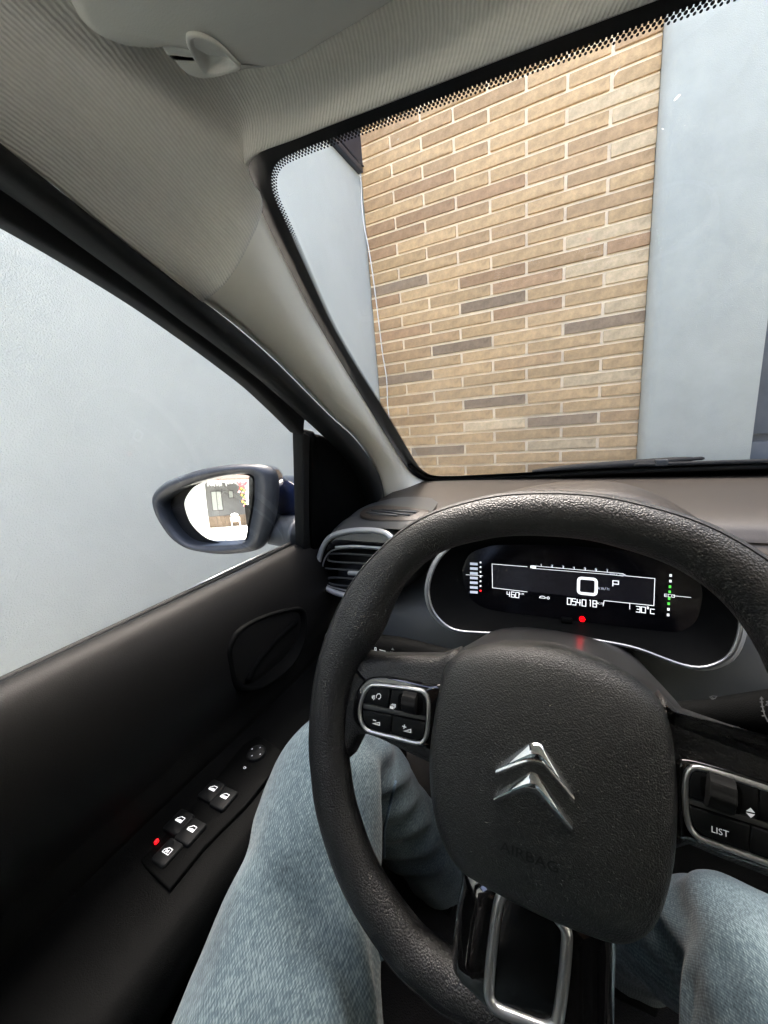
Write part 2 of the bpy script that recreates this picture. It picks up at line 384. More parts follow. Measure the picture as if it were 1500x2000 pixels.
RED = M('red_ribbon', (0.12, 0.001, 0.004), 0.45, sheen=0.3)
GOLD = M('gold_ball', (0.35, 0.15, 0.03), 0.2, metal=0.9)
FIR = M('fir_needle', (0.03, 0.07, 0.03), 0.9)
ROOFT = M('roof_brown', (0.030, 0.015, 0.010), 0.85, var=(12, 0.3))
WPLA = M('white_plastic', (0.6, 0.6, 0.59), 0.4)

# ------------------------------------------------------------------ the setting outside
GZ = -1.22                                        # ground level in the car frame (camera at the origin)
YB = 2.38                                         # face of the brick wall
XS = -1.147                                       # face of the plaster wall along the driver's side
g = box('driveway', (-40, -60, GZ-0.3), (40, 40, GZ), CONC); g['kind'] = 'structure'
# plaster wall beside the car
sw = box('plaster_wall', (XS-0.15, -4.2, GZ-0.05), (XS, YB+0.19, 1.41), PLAS)
tag(sw, 'long pale grey textured plaster wall outside the driver side window', 'wall')
# brick wall: mortar bed with every brick a piece of its own
HB = 0.066; LB = 0.3587; BX0 = 0.125; BZ0 = 1.516
XR = BX0 + LB/2
bw = box('brick_wall', (XS+0.002, YB, GZ-0.05), (XR, YB+0.18, BZ0+46.6*HB), MORT)
tag(bw, 'tan brick wall with cream mortar joints straight ahead of the windscreen', 'wall')
def wallspot(x, y): p = atY(x, y, YB-0.01); return p.x, p.z
dark = [wallspot(*q) for q in ((805, 556), (968, 577), (905, 672), (795, 747), (965, 782), (1065, 818), (868, 880), (1160, 637))]
pale = [wallspot(*q) for q in ((1240, 172), (1236, 228), (1225, 300), (1228, 432), (1222, 492), (1216, 548), (1212, 606), (1210, 665), (1120, 208), (1150, 745), (1090, 862), (930, 832))]
redd = [wallspot(*q) for q in ((1035, 597), (790, 640), (745, 470), (860, 345), (745, 500))]
rb = random.Random(11)
bmesh_cache = {}
def brick_mesh(L, k):
    key = (round(L, 3), k)
    if key not in bmesh_cache:
        r2 = random.Random(k*31+int(L*1000)); hh = HB-0.0145
        v, f = boxvf(-L/2, -0.012, -hh/2, L/2, 0.012, hh/2, 0.0022)
        v = [V((p.x+r2.uniform(-.0012, .0012), p.y+r2.uniform(-.0008, .0008), p.z+r2.uniform(-.0009, .0009))) for p in v]
        me = bpy.data.meshes.new('brick'); me.from_pydata(v, [], f); me.update(); bmesh_cache[key] = me; me.materials.append(None)
    return bmesh_cache[key]
nb = 0
for row in range(-10, 42):
    zc = BZ0-row*HB
    if zc-HB/2 < GZ: continue
    odd = row % 2
    ends = [XR]; u = (-1 if odd else 0)
    while BX0+u*LB/2 > XS+0.05: ends.append(BX0+u*LB/2); u -= 2
    ends.append(XS+0.006)
    for k in range(len(ends)-1):
        x1, x0 = ends[k], ends[k+1]
        j1 = 0.0 if k == 0 else 0.0074+rb.uniform(-.001, .001); j0 = 0.0074 if k < len(ends)-2 else 0.0
        L = (x1-j1)-(x0+j0)
        if L < 0.02: continue
        me = brick_mesh(L, rb.randrange(4))
        inb = lambda lst: any(x0 < a < x1 and abs(b-zc) < HB/2 for a, b in lst)
        isd = inb(dark); ispale = inb(pale)
        key = 'd' if isd else 'p' if ispale else 'o' if inb(redd) else rb.choice('tttttbbtbo' if row < 20 else 'ttttttbt')
        o = bpy.data.objects.new('brick', me); COL.objects.link(o); o.parent = bw
        o.location = (C+V(((x0+j0+x1-j1)/2, YB+0.002+rb.uniform(-.002, .0015), zc+rb.uniform(-.0012, .0012))))-ORG[bw]
        o.material_slots[0].link = 'OBJECT'; o.material_slots[0].material = BRM[key]; nb += 1
# rows above the frame: one joined part
uv_, uf_ = [], []
for row in range(-46, -10):
    zc = BZ0-row*HB; u = (-1 if row % 2 else 0); x1 = XR
    while x1 > XS+0.03:
        x0 = max(BX0+u*LB/2, XS+0.004); v, f = boxvf(x0+.0068, YB-.010, zc-HB/2+.0068, x1-(.0068 if x1 < XR else 0), YB+.012, zc+HB/2-.0068)
        b0 = len(uv_); uv_ += v; uf_ += [tuple(i+b0 for i in q) for q in f]; x1 = x0; u -= 2
tag(mesh('upper_bricks', uv_, uf_, BRM['t'], bw, False), kind='stuff')
# blue-grey rounded pier to the right of the bricks
pr = 0.055; px0, px1, py0 = XR+0.002, 0.735, YB-0.075
prof = [(px0, YB+0.18), (px0, py0+pr)] + [(px0+pr-pr*math.cos(R(a)), py0+pr-pr*math.sin(R(a))) for a in range(15, 90, 15)] + [(px0+pr, py0), (px1, py0), (px1, YB+0.18)]
v = [V((x, y, z)) for z in (GZ-0.05, BZ0+46.6*HB) for x, y in prof]; m = len(prof)
f = [(i, (i+1) % m, m+(i+1) % m, m+i) for i in range(m)] + [tuple(range(m))[::-1], tuple(range(m, 2*m))]
pier = fixn(mesh('plaster_pier', v, f, PLASB, None, True, None, 40))
tag(pier, 'smooth blue-grey plaster pier to the right of the brick wall', 'pillar')
# dark gate at the very edge of the picture
gt = thing('metal_gate', 'dark grey metal gate at the right edge past the blue-grey pier', 'gate', (1.6, YB+0.1, GZ))
box('gate_frame', (px1+0.006, YB+0.06, GZ+0.02), (2.095, YB+0.12, 2.4), GATE, gt, 0.004)
box('gate_panel', (px1+0.03, YB+0.035, -.20), (2.09, YB+0.0585, 2.38), GATE, gt, 0.006)
box('gate_panel', (px1+0.03, YB+0.035, GZ+0.06), (2.09, YB+0.0585, -.235), GATE, gt, 0.006)
up = box('sun_block_wall', (px1+0.004, YB+0.02, 2.42), (4.4, YB+0.25, BZ0+46.6*HB), PLASB); tag(up, 'blue-grey wall added out of frame above the metal gate to block the sun', 'wall')  # unseen, added above the gate to keep sun off the car's right half
# dark roof sheet of the neighbour above the plaster wall, with a bright flashing
rs = thing('roof_sheet', 'dark navy roof sheet showing above the plaster wall corner', 'roof', (XS-0.4, 1.9, 1.42))
ribs = []
for k in range(41):
    x = XS+0.03-k*0.06
    ribs.append(x)
rows = [[V((XS+0.03-k*0.03, y, 1.44+0.012*(k % 4 in (0, 1))+0.20*(k*0.03))) for k in range(60)] for y in (-3.9, YB+0.13)]
loft('sheet', rows, DROOF, rs, smooth=False)
box('fascia', (XS-0.01, -3.9, 1.412), (XS+0.028, YB-0.03, 1.438), DROOF, rs, 0.002)
fl = [V((XS+0.03, YB-0.32, 1.448)), V((XS+0.03, YB-0.03, 1.448)), V((XS+0.03, YB-0.03, 1.80)), V((XS+0.03, YB-0.32, 1.95))]
mesh('fascia_board', fl+[p+V((-0.012, 0, 0)) for p in fl], [(0, 1, 2, 3), (7, 6, 5, 4), (0, 4, 5, 1), (1, 5, 6, 2), (2, 6, 7, 3), (3, 7, 4, 0)], DROOF, rs, False)
# white cable hanging in the corner
cp = [(683, 262), (688, 300), (698, 336), (705, 354), (706.5, 398), (711, 440), (719, 480), (727, 530), (733, 575), (741, 640), (747, 690), (755, 740), (757, 790), (760, 815), (765, 870), (770, 935)]
cable = tube('hanging_cable', cr([atY(x, y, YB-0.03) for x, y in cp], 5), 0.0036, CABL, None, 8)
tag(cable, 'thin white cable hanging down the left edge of the brick wall', 'cable')

# ------------------------------------------------------------------ door mirror geometry (needed to see what lies behind)
MC = atX(440, 995, -0.575); NM = V((0.4101, -0.9078, 0.0882)).normalized(); RM = 1.35
MEX = V((0, 0, 1)).cross(NM).normalized(); MF = Frame(MC, MEX, NM.cross(MEX))
MREC = -0.022                                     # glass sits back inside the housing
def behind(x, y, Yp):                             # what the convex mirror shows at photo point (x, y), on the plane Y = Yp
    d = ray(x, y).normalized(); cc = MF.p(0, 0, MREC)-MF.n*RM
    b = d.dot(-cc); c_ = cc.dot(cc)-RM*RM; t = -b-math.sqrt(max(b*b-c_, 0)); h = d*t
    n = (h-cc).normalized(); r = d-n*2*d.dot(n); return h+r*((Yp-h.y)/r.y)

# ------------------------------------------------------------------ house across the yard behind the car (seen in the mirror)
HY = -10.0
def hb(x, y): p = behind(x, y, HY); return p.x, p.z
hx0, _ = hb(396, 990); 
house = thing('house', 'dark grey house with white framed windows reflected in the door mirror', 'house', (1.0, HY-1, GZ))
box('wall', (-9.0, HY-4, GZ), (9.0, HY, 2.8), HW, house)
_, bz = hb(430, 1008)
for k in range(24):
    box('base_stone', (-3.0+k*0.42, HY+0.002, GZ), (-3.0+k*0.42+0.41, HY+0.05, bz), HBASE, house, 0.006)
def hwin(xa, ya, xb, yb, split):
    (a, z1), (b, z0) = hb(xa, ya), hb(xb, yb); a, b = min(a, b), max(a, b); z0, z1 = min(z0, z1), max(z0, z1)
    w = box('window', (a, HY+0.002, z0), (b, HY+0.03, z1), FRAME, house)
    n = 2 if split else 1; st = (b-a-0.05)/n
    for k in range(n): box('pane', (a+0.025+k*st+0.02, HY+0.031, z0+0.045), (a+0.025+(k+1)*st-0.02, HY+0.036, z1-0.045), HGL, w)
hwin(411, 959, 437, 997, True); hwin(445, 958, 457, 973, False)
PO = 1.9; rz = behind(440, 938, HY+PO).z+0.1
rf = loft('roof', [[V((-9.3, HY+PO, rz-0.02)), V((9.3, HY+PO, rz-0.02))], [V((-9.3, HY-4.3, rz+2.0)), V((9.3, HY-4.3, rz+2.0))]], ROOFT, house, smooth=False)
box('eave_board', (-9.3, HY+PO-.04, rz-0.12), (9.3, HY+PO, rz-0.022), ROOFT, house)
ic = []
rr = random.Random(3)
icv, icf = [], []
for k in range(120):
    x = -3+k*0.06; l = rr.uniform(0.06, 0.28)
    b0 = len(icv); icv += [V((x-.006, HY+PO+.01, rz-0.1)), V((x+.006, HY+PO+.01, rz-0.1)), V((x+.004, HY+PO+.015, rz-0.1-l)), V((x-.004, HY+PO+.015, rz-0.1-l))]; icf.append((b0, b0+1, b0+2, b0+3))
tag(mesh('icicle_lights', icv, icf, WPLA, house, False), kind='stuff')
# white post with bow and garland
pa, pb = behind(480, 960, HY+1.7).x, behind(493, 960, HY+1.7).x; pa, pb = min(pa, pb), max(pa, pb)
pst = box('porch_post', (pa, HY+1.45, GZ), (pb+0.1, HY+1.7, rz+0.02), HWH); tag(pst, 'white porch post beside the red bow, in the mirror', 'post')
bx, bzc = (lambda p: (p.x, p.z))(behind(473, 946, HY+2.05))
bow = thing('red_bow', 'large red ribbon bow hanging on the porch post in the mirror', 'bow', (bx, HY+2.05, bzc))
for s in (-1, 1):
    rows = []
    for k in range(9):
        t = k/8; w = 0.03+0.10*math.sin(math.pi*min(1, t*1.05))
        rows.append([V((bx+s*0.26*t, HY+2.05+w*0.5*math.cos(a), bzc+0.03+0.06*t+w*math.sin(a))) for a in [2*math.pi*j/10 for j in range(10)]])
    loft('loop', rows, RED, bow, cu=True, caps=True)
    rows = [[V((bx+s*(0.02+0.16*t)-0.05, HY+2.07+0.02*math.sin(6*t), bzc-0.36*t)), V((bx+s*(0.02+0.16*t)+0.05, HY+2.07+0.03*math.sin(6*t+1), bzc-0.36*t))] for t in [q/6 for q in range(7)]]
    loft('tail', rows, RED, bow)
gp = behind(473, 990, HY+2.05)
gar = thing('garland', 'green garland with gold and red baubles below the red bow', 'garland', (bx, HY+2.05, gp.z))
zz0, zz1 = behind(473, 990, HY+2.05).z, bzc-0.15
tube('stem', [V((bx+0.02*math.sin(k), HY+2.05, zz0+(zz1-zz0)*k/12)) for k in range(13)], 0.045, FIR, gar, 7)
def ball(name, c, r, mat, par, nu=10, nv=6):
    rows = [[c+V((r*math.sin(math.pi*(i+0.02)/(nv+0.04))*math.cos(2*math.pi*j/nu), r*math.sin(math.pi*(i+0.02)/(nv+0.04))*math.sin(2*math.pi*j/nu), r*math.cos(math.pi*(i+0.02)/(nv+0.04)))) for j in range(nu)] for i in range(nv+1)]
    return loft(name, rows, mat, par, cu=True)
for k in range(9):
    ball('bauble', V((bx+0.07*math.sin(k*2.1), HY+2.10+0.03*math.cos(k), zz0+(zz1-zz0)*(k+0.5)/9)), 0.06, GOLD if k % 3 else RED, gar)
# white plastic chair
q = behind(461, 1024, HY+1.2); cx_ = q.x; cw = 0.19
ch = thing('plastic_chair', 'white plastic garden chair by the porch, in the mirror', 'chair', (cx_, HY+1.2, GZ))
for a in (-1, 1):
    for b in (-1, 1):
        tube('leg', [V((cx_+a*(cw+.03), HY+1.2+b*(cw+.02), GZ)), V((cx_+a*cw, HY+1.2+b*cw, GZ+0.36))], 0.022, WPLA, ch, 7)
    tube('armrest', cr([V((cx_+a*cw, HY+1.2+cw, GZ+0.36)), V((cx_+a*(cw+.02), HY+1.2+cw*0.9, GZ+0.52)), V((cx_+a*(cw+.02), HY+1.2-cw, GZ+0.53))], 4), 0.022, WPLA, ch, 7)
box('seat', (cx_-cw, HY+1.2-cw, GZ+0.345), (cx_+cw, HY+1.2+cw, GZ+0.37), WPLA, ch, 0.01)
for k in range(5):
    x = cx_-cw+0.05+k*(2*cw-0.1)/4
    tube('back_slat', [V((x, HY+1.2-cw, GZ+0.37)), V((x, HY+1.2-cw-0.1, GZ+0.70))], 0.018, WPLA, ch, 6)
tube('top_rail', cr([V((cx_-cw, HY+1.2-cw-.08, GZ+0.64)), V((cx_, HY+1.2-cw-.1, GZ+0.73)), V((cx_+cw, HY+1.2-cw-.08, GZ+0.64))], 5), 0.024, WPLA, ch, 7)
# unseen wall added on the passenger's side to cut the sky light there
rw = box('sky_block_wall', (2.1, -4.0, GZ-0.05), (2.25, YB+0.02, 1.6), PLASB); tag(rw, 'plain grey wall added outside the frame to block sky light on the passenger side', 'wall')

# ================================================================== the car
XC = 0.355                                        # car centre line
car = thing('car', 'car seen from its driver seat, with black dashboard, cream pillar trim and grey headlining', 'car', (XC, 0.4, GZ))
def mx(p): return V((2*XC-p.x, p.y, p.z))         # mirror across the centre line
# ---- headlining: front boundary row first, then stations towards the rear
e0, e1, e2 = side(388, 583, 0.040), side(200, 440, 0.040), side(0, 281, 0.040)
def jt(x, y, k, off=0.0):                          # joint between headlining and pillar trim, from the side plane (k=0) to the glass plane (k=1)
    d = ray(x, y); a = side(x, y, 0.040).length; b = ws(x, y, 0.012).length
    ta = side(390, 582, .040).length/ray(390, 582).length; tb = ws(504, 396, .012).length/ray(504, 396).length
    return d*((ta+(tb-ta)*k)*(1-off))
L = [[e0, jt(447, 545, .42, .012), jt(482, 472, .75, .012), jt(504, 396, 1.0, .012), ws(490, 314, 0.012), ws(600, 263, 0.008), ws(1000, 108, 0.008), ws(1273, 0, 0.008)+(ws(1273, 0, 0.008)-ws(1000, 108, 0.008))*((XC-ws(1273, 0, 0.008).x)/(ws(1273, 0, 0.008).x-ws(1000, 108, 0.008).x))],
     [side(300, 517, 0.040), V((-.268, .248, .152)), V((-.243, .246, .172)), V((-.225, .246, .188)), V((-.203, .244, .212)), V((-.16, .243, .226)), V((-.02, .25, .230)), V((XC, .262, .228))],
     [e1, V((-.268, .205, .166)), V((-.246, .204, .181)), V((-.222, .204, .198)), V((-.201, .204, .230)), V((-.165, .204, .250)), V((0, .206, .254)), V((XC, .21, .256))],
     [e2, V((-.266, .142, .181)), V((-.243, .142, .196)), V((-.218, .142, .212)), V((-.197, .142, .246)), V((-.165, .142, .268)), V((0, .142, .274)), V((XC, .142, .278))],
     [V((-.284, .02, .190)), V((-.262, .02, .203)), V((-.238, .02, .217)), V((-.212, .02, .232)), V((-.190, .02, .262)), V((-.15, .02, .280)), V((0, .02, .288)), V((XC, .02, .294))],
     [V((-.282, -.4, .20)), V((-.26, -.4, .213)), V((-.235, -.4, .227)), V((-.21, -.4, .242)), V((-.18, -.4, .258)), V((-.12, -.4, .27)), V((0, -.4, .285)), V((XC, -.4, .298))],
     [V((-.275, -1.35, .14)), V((-.255, -1.35, .15)), V((-.23, -1.35, .165)), V((-.205, -1.35, .18)), V((-.175, -1.35, .195)), V((-.12, -1.35, .205)), V((0, -1.35, .22)), V((XC, -1.35, .23))]]
ctrl = [r + [mx(p) for p in r[:-1]][::-1] for r in L]
hl = loft2('headlining', ctrl, FAB, car, 6, 8, uvm=True); hl['label'] = 'grey ribbed cloth headlining'
so = hl.modifiers.new('thick', 'SOLIDIFY'); so.thickness = 0.006; so.offset = -1 if hl.data.polygons[0].normal.z > 0 else 1
# roof skin above it
rows = []
for y, z in ((0.283, .196), (0.25, .240), (0.15, .285), (0, .305), (-.4, .320), (-1.0, .30), (-1.42, .24), (-1.52, .2)):
    rows.append([V((XC+q*0.655, y-0.03*q*q, z-(abs(q)**4)*0.028+0.016)) for q in [-1+k/10 for k in range(21)]])
roof = loft('roof', rows, NAVY, car)
# ---- sun visor with its hinge block
vp = [(120, -30), (140, 15), (165, 45), (200, 70), (250, 87), (300, 92), (340, 90), (420, 108), (480, 122), (530, 128), (575, 115), (640, 77), (700, 42), (760, 5), (800, -20)]
ZV = 0.196
vo = [atZ(x, y, ZV) for x, y in vp]; vo = [(p.x, p.y) for p in vo]
vo = [(p.x, p.y) for p in cr([V((a, b, 0)) for a, b in vo], 3)]
ex_, ey_ = vo[-1], vo[0]
vo += [(ex_[0]+0.05, ex_[1]+0.0), (ex_[0]+0.16, 0.10), (ex_[0]+0.15, 0.02), (-0.10, 0.015), (ey_[0]-0.01, 0.06)]
VF = Frame(V((0, 0, ZV)), V((1, 0, 0)), V((0, -1, 0)))
vo2 = [(a, -b) for a, b in vo]
vis = VF.plate('sun_visor', vo2, VIS, car, h=0.004, t=0.020, bev=0.007, auto=None, back=True); vis['label'] = 'grey vinyl sun visor folded up'
# hinge block: a tab that dips below the visor edge with a scooped hollow
tabp = [(318, 88), (335, 104), (352, 124), (372, 137), (400, 143), (440, 135), (480, 124), (520, 118), (500, 80), (420, 60), (350, 70)]
ZT = 0.1985
tb = [atZ(x, y, ZT) for x, y in tabp]; tb = cr(tb, 4, True)
TFm = Frame(V((0, 0, ZT)), V((1, 0, 0)), V((0, -1, 0)))
TFm.plate('hinge_block', [(p.x, -p.y) for p in tb], VIS, vis, h=0.0045, t=0.03, bev=0.004, auto=None, back=True)
sc = [(366, 62), (392, 62), (425, 80), (452, 105), (470, 128), (440, 138), (412, 144), (392, 132), (375, 104), (364, 78)]
scp = cr([atZ(x, y, ZV-0.0042) for x, y in sc], 4, True)
scm = len(scp); cc = sum(scp, V())/scm; rows = []
for k, h in ((1.0, 0.0), (1.02, -0.0012), (0.93, -0.0022), (0.8, -0.001), (0.6, 0.001), (0.3, 0.0025), (0.05, 0.003)):
    rows.append([cc+(p-cc)*k+V((0, 0, h)) for p in scp])
loft('hinge_hollow', rows, VIS, vis, cu=True)
# ---- windscreen glass, black printed border and dots
cor = [V((XC-.62, .262, .343-.529*.262)), V((XC+.62, .262, .343-.529*.262)), V((XC+.76, .965, .343-.529*.965)), V((XC-.76, .965, .343-.529*.965))]
wsg = mesh('windscreen', cor, [(0, 1, 2, 3)], WSG, car, False); wsg['label'] = 'clear windscreen glass'
inner = [(1640, -95), (1500, -43), (1370, 3), (1200, 67), (1000, 140), (800, 213), (700, 251), (620, 280), (575, 298), (548, 312), (534, 330), (530, 352), (536, 385), (560, 438), (600, 528), (650, 636), (700, 722), (750, 800), (790, 866), (812, 902), (828, 920), (850, 929), (900, 929), (1000, 924), (1200, 913), (1500, 904), (1640, 900)]
outer = [(1640, -230), (1500, -155), (1370, -110), (1200, -45), (1000, 30), (800, 110), (700, 152), (600, 200), (520, 245), (470, 270), (455, 300), (450, 330), (462, 380), (490, 440), (530, 540), (585, 650), (640, 740), (690, 825), (740, 900), (780, 960), (810, 985), (850, 985), (900, 985), (1000, 985), (1200, 978), (1500, 970), (1640, 965)]
ip = cr([ws(x, y, 0.0015) for x, y in inner], 8); op = cr([ws(x, y, 0.0015) for x, y in outer], 8)
bd = loft('black_border', [op, ip], FRIT, wsg, smooth=False)
Li = [0]
for i in range(1, len(ip)): Li.append(Li[-1]+(ip[i]-ip[i-1]).length)
dv, df = [], []
def along(s):
    for i in range(1, len(ip)):
        if Li[i] >= s:
            t = (s-Li[i-1])/max(1e-9, Li[i]-Li[i-1]); return ip[i-1].lerp(ip[i], t), (ip[i]-ip[i-1]).normalized()
    return ip[-1], (ip[-1]-ip[-2]).normalized()
send = Li[18*8]; pitch = 0.0027; s = 0.0; kk = 0
while s < send:
    fade = 1.0 if s < Li[10*8] else max(0.55, 1-0.45*(s-Li[10*8])/(send-Li[10*8]))
    for row, rad in enumerate((0.00112, 0.00098, 0.00078)):
        p, t = along(s+(pitch/2 if row % 2 else 0)); nn = t.cross(NW).normalized()
        ctr = p + nn*(0.0004+row*0.00165)*fade
        # keep the dots on the inner (clear) side
        b0 = len(dv); rad *= fade
        for a in range(8): dv.append(ctr+t*rad*math.cos(a*math.pi/4)+nn*rad*math.sin(a*math.pi/4))
        df.append(tuple(range(b0, b0+8)))
    s += pitch*max(0.8, fade)
tag(mesh('border_dots', dv, df, FRIT, wsg, False), kind='stuff')
# dried specks and a few scratches on the outside of the glass
rs_ = random.Random(21); sv, sf = [], []
SPK = M('glass_specks', (0.7, 0.72, 0.7), 0.8); _t = SPK.node_tree; _b = _t.nodes.new('ShaderNodeBsdfTranslucent'); _b.inputs[0].default_value = (0.4, 0.41, 0.4, 1); _t.links.new(_b.outputs[0], _t.nodes['Material Output'].inputs[0])
def speck(x, y, dx, dy, r):
    p = ws(x, y, -0.001); q = ws(x+dx, y+dy, -0.001); t = (q-p); ln_ = max(t.length, 1e-6); t = t/ln_; n_ = NW.cross(t)
    b0 = len(sv)
    for k in range(7):
        a = 2*math.pi*k/7; sv.append((p+q)/2+t*math.cos(a)*(ln_/2+r)+n_*math.sin(a)*r)
    sf.append(tuple(range(b0, b0+7)))
for x, y, dx, dy, r in ((1318, 195, 9, -9, .0006), (1212, 130, -14, 22, .00015)): speck(x, y, dx, dy, r)
for k in range(16): speck(rs_.uniform(560, 1500), rs_.uniform(80, 900), rs_.uniform(-2, 2), rs_.uniform(-2, 2), rs_.uniform(.0001, .0002))
tag(mesh('dirt_specks', sv, sf, SPK, wsg, False), kind='stuff')
# scuttle edge: black line at the foot of the glass
tube('lower_seal', cr([ws(x, y, 0.004) for x, y in ((800, 908), (826, 930), (850, 936), (900, 936), (1000, 932), (1200, 921), (1500, 911), (1750, 905))], 6), 0.0055, RUB, wsg, 8)
# ---- wiper resting on the glass
wa = [ws(x, y, -0.022) for x, y in ((1040, 921), (1120, 913), (1250, 905), (1300, 901), (1345, 897), (1376, 895))]
wip = tube('wiper', cr(wa, 4), [0.004+0.0055*math.sin(math.pi*min(1, k/20*1.2))**0.7 if k < 20 else 0.002 for k in range(21)], RUB, car, 8, flat=0.7); wip['label'] = 'black wiper at the foot of the windscreen'
bxp = ws(1292, 904, -0.0145); Fw = Frame(bxp, V((1, 0, 0)), NW.cross(V((1, 0, 0))))
box('arm_joint', tuple(bxp-V((0.010, 0.004, 0.007))), tuple(bxp+V((0.010, 0.006, 0.006))), GREYP, wip, 0.001)
tube('blade', cr([ws(x, y, -0.012) for x, y in ((1240, 909), (1400, 904), (1600, 899), (1800, 896))], 4), 0.005, RUB, wip, 6)
# ---- driver-side front pillar trim
rt = [(503, 396), (528, 452), (562, 520), (606, 606), (652, 686), (700, 764), (742, 832), (780, 892), (806, 926), (838, 944)]
lf = [(388, 584), (432, 614), (482, 654), (540, 706), (596, 762), (646, 812), (690, 852), (720, 892), (738, 930), (752, 985)]
rows = []
for i in range(len(rt)):
    a = ws(*rt[i], 0.010); b = side(*lf[i], 0.040)
    if i == len(rt)-1: a = ws(*rt[i], 0.012)
    n_ = V((0.75, -0.6, -0.15)); mid = []
    for k in range(0, 13):
        t = k/12; bul = 0.016*math.sin(math.pi*t)**0.8
        mid.append(b.lerp(a, t)+n_.normalized()*bul)
    rows.append(mid)
rows = [list(r) for r in zip(*[cr(list(c), 4) for c in zip(*rows)])]
pil = loft('pillar_trim', rows, PIL, car); pil['label'] = 'cream front pillar trim on the driver side'
so = pil.modifiers.new('thick', 'SOLIDIFY'); so.thickness = 0.004; so.offset = 1 if pil.data.polygons[5].normal.dot(V((0.75, -0.6, -0.15))) < 0 else -1
# passenger-side pillar and side structure (out of frame, closes the cabin)
pil2 = loft('pillar_trim', [[mx(p) for p in r] for r in rows], PIL, car); pil2['label'] = 'cream front pillar trim on the passenger side'
def wallstrip(name, pts, mat, t=0.02):
    n = (pts[1]-pts[0]).cross(pts[-1]-pts[0]).normalized(); m = len(pts)
    v = pts+[p+n*t for p in pts]
    f = [tuple(range(m)), tuple(range(m, 2*m))[::-1]]+[(i, i+m, (i+1) % m+m, (i+1) % m) for i in range(m)]
    return fixn(mesh(name, v, f, mat, car, False))
for s_, nm in ((1, 'passenger'), (0, 'driver')):
    T = (lambda p: mx(p)) if s_ else (lambda p: p)
    if s_:
        dp = wallstrip('door', [T(V(p)) for p in ((-.45, .95, -.19), (-.45, -1.3, -.17), (-.45, -1.3, -1.0), (-.45, .95, -1.0))], DOOR); dp['label'] = 'dark passenger door'
    for (ya, yb) in ((-.34, -.46), (-1.05, -1.40)):
        wallstrip('pillar', [T(V(p)) for p in ((-.41+.08*max(0, -ya-.5), ya, -.19), (-.41+.08*max(0, -yb-.5), yb, -.19), (-.30, yb, .2), (-.30, ya, .2))], DARK)
    if not s_:
        dp = wallstrip('rear_door', [T(V(p)) for p in ((-.43, -.40, -.19), (-.34, -1.3, -.17), (-.34, -1.3, -1.0), (-.43, -.40, -1.0))], DOOR)
wallstrip('tailgate', [V((XC-.75, -1.5, -.12)), V((XC+.75, -1.5, -.12)), V((XC+.75, -1.6, -1.0)), V((XC-.75, -1.6, -1.0))], DOOR)
wallstrip('tailgate_trim', [V((XC-.66, -1.38, .20)), V((XC+.66, -1.38, .20)), V((XC+.66, -1.41, .13)), V((XC-.66, -1.41, .13))], DARK)
wallstrip('rear_bench', [V((XC-.62, -.95, -.05)), V((XC+.62, -.95, -.05)), V((XC+.62, -.72, -.62)), V((XC-.62, -.72, -.62))], SEATF, 0.1)
wallstrip('floor', [V((XC-.8, -1.6, -.93)), V((XC+.8, -1.6, -.93)), V((XC+.8, 1.0, -.93)), V((XC-.8, 1.0, -.93))], CARPET)
wallstrip('firewall', [V((XC-.8, .985, -.16)), V((XC+.8, .985, -.16)), V((XC+.8, .99, -.95)), V((XC-.8, .99, -.95))], CARPET)
# bonnet ahead of the glass
rows = []
for y, z in ((.97, -.205), (1.1, -.215), (1.4, -.25), (1.7, -.31), (1.9, -.38), (2.0, -.5), (2.02, -.75)):
    rows.append([V((XC+q*0.78*(1-0.10*max(0, y-1.2)), y-0.05*q*q, z-0.03*abs(q)**3)) for q in [-1+k/8 for k in range(17)]])
bon = loft('bonnet', rows, NAVY, car)
# ---- black door-frame seals above the side window
eg = [(-160, 150), (0, 281), (100, 361), (200, 440), (300, 517), (388, 583), (432, 615), (482, 656), (540, 708), (596, 764), (646, 814), (690, 854), (722, 895), (741, 930), (752, 985)]
m1 = [(-160, 215), (0, 342), (100, 415), (200, 490), (300, 565), (388, 634), (432, 667), (482, 706), (540, 754), (596, 805), (640, 846), (676, 882), (706, 920), (722, 955), (730, 1000)]
wn = [(-160, 345), (0, 430), (100, 487), (200, 548), (300, 613), (400, 685), (450, 723), (500, 763), (545, 806), (588, 850)]
n0 = len(eg)
pe = [side(x, y, 0.041) for x, y in eg]; pm = [side(x, y, 0.046) for x, y in m1]
rows = [pe, [a.lerp(b, 0.25)+NS*0.010 for a, b in zip(pe, pm)], [a.lerp(b, 0.6)+NS*0.011 for a, b in zip(pe, pm)], [a.lerp(b, 0.95)+NS*0.004 for a, b in zip(pe, pm)], [p-NS*0.02 for p in pm]]
rows = [cr(r, 5) for r in rows]
door = bpy.data.objects.new('door', None); COL.objects.link(door); ORG[door] = C+V((-0.42, 0.2, -0.6)); door.parent = car; door.location = ORG[door]-ORG[car]
door['label'] = 'black driver door with window, armrest switches and pull handle'
ds = loft('door_seal', rows, RUBG, door); ds['label'] = 'grey rubber weatherstrip along the door opening'
pm2 = [side(x, y, 0.022) for x, y in m1[:10]]; pw = [side(x, y, 0.010) for x, y in wn]
rows = [pm2, [a.lerp(b, 0.12)+NS*0.006 for a, b in zip(pm2, pw)], [a.lerp(b, 0.2)+NS*0.001 for a, b in zip(pm2, pw)], [a.lerp(b, 0.55)+NS*0.002 for a, b in zip(pm2, pw)], [a.lerp(b, 0.9)+NS*0.004 for a, b in zip(pm2, pw)], [p for p in pw], [p-NS*0.02 for p in pw]]
loft('window_frame', [cr(r, 5) for r in rows], RUB, door)
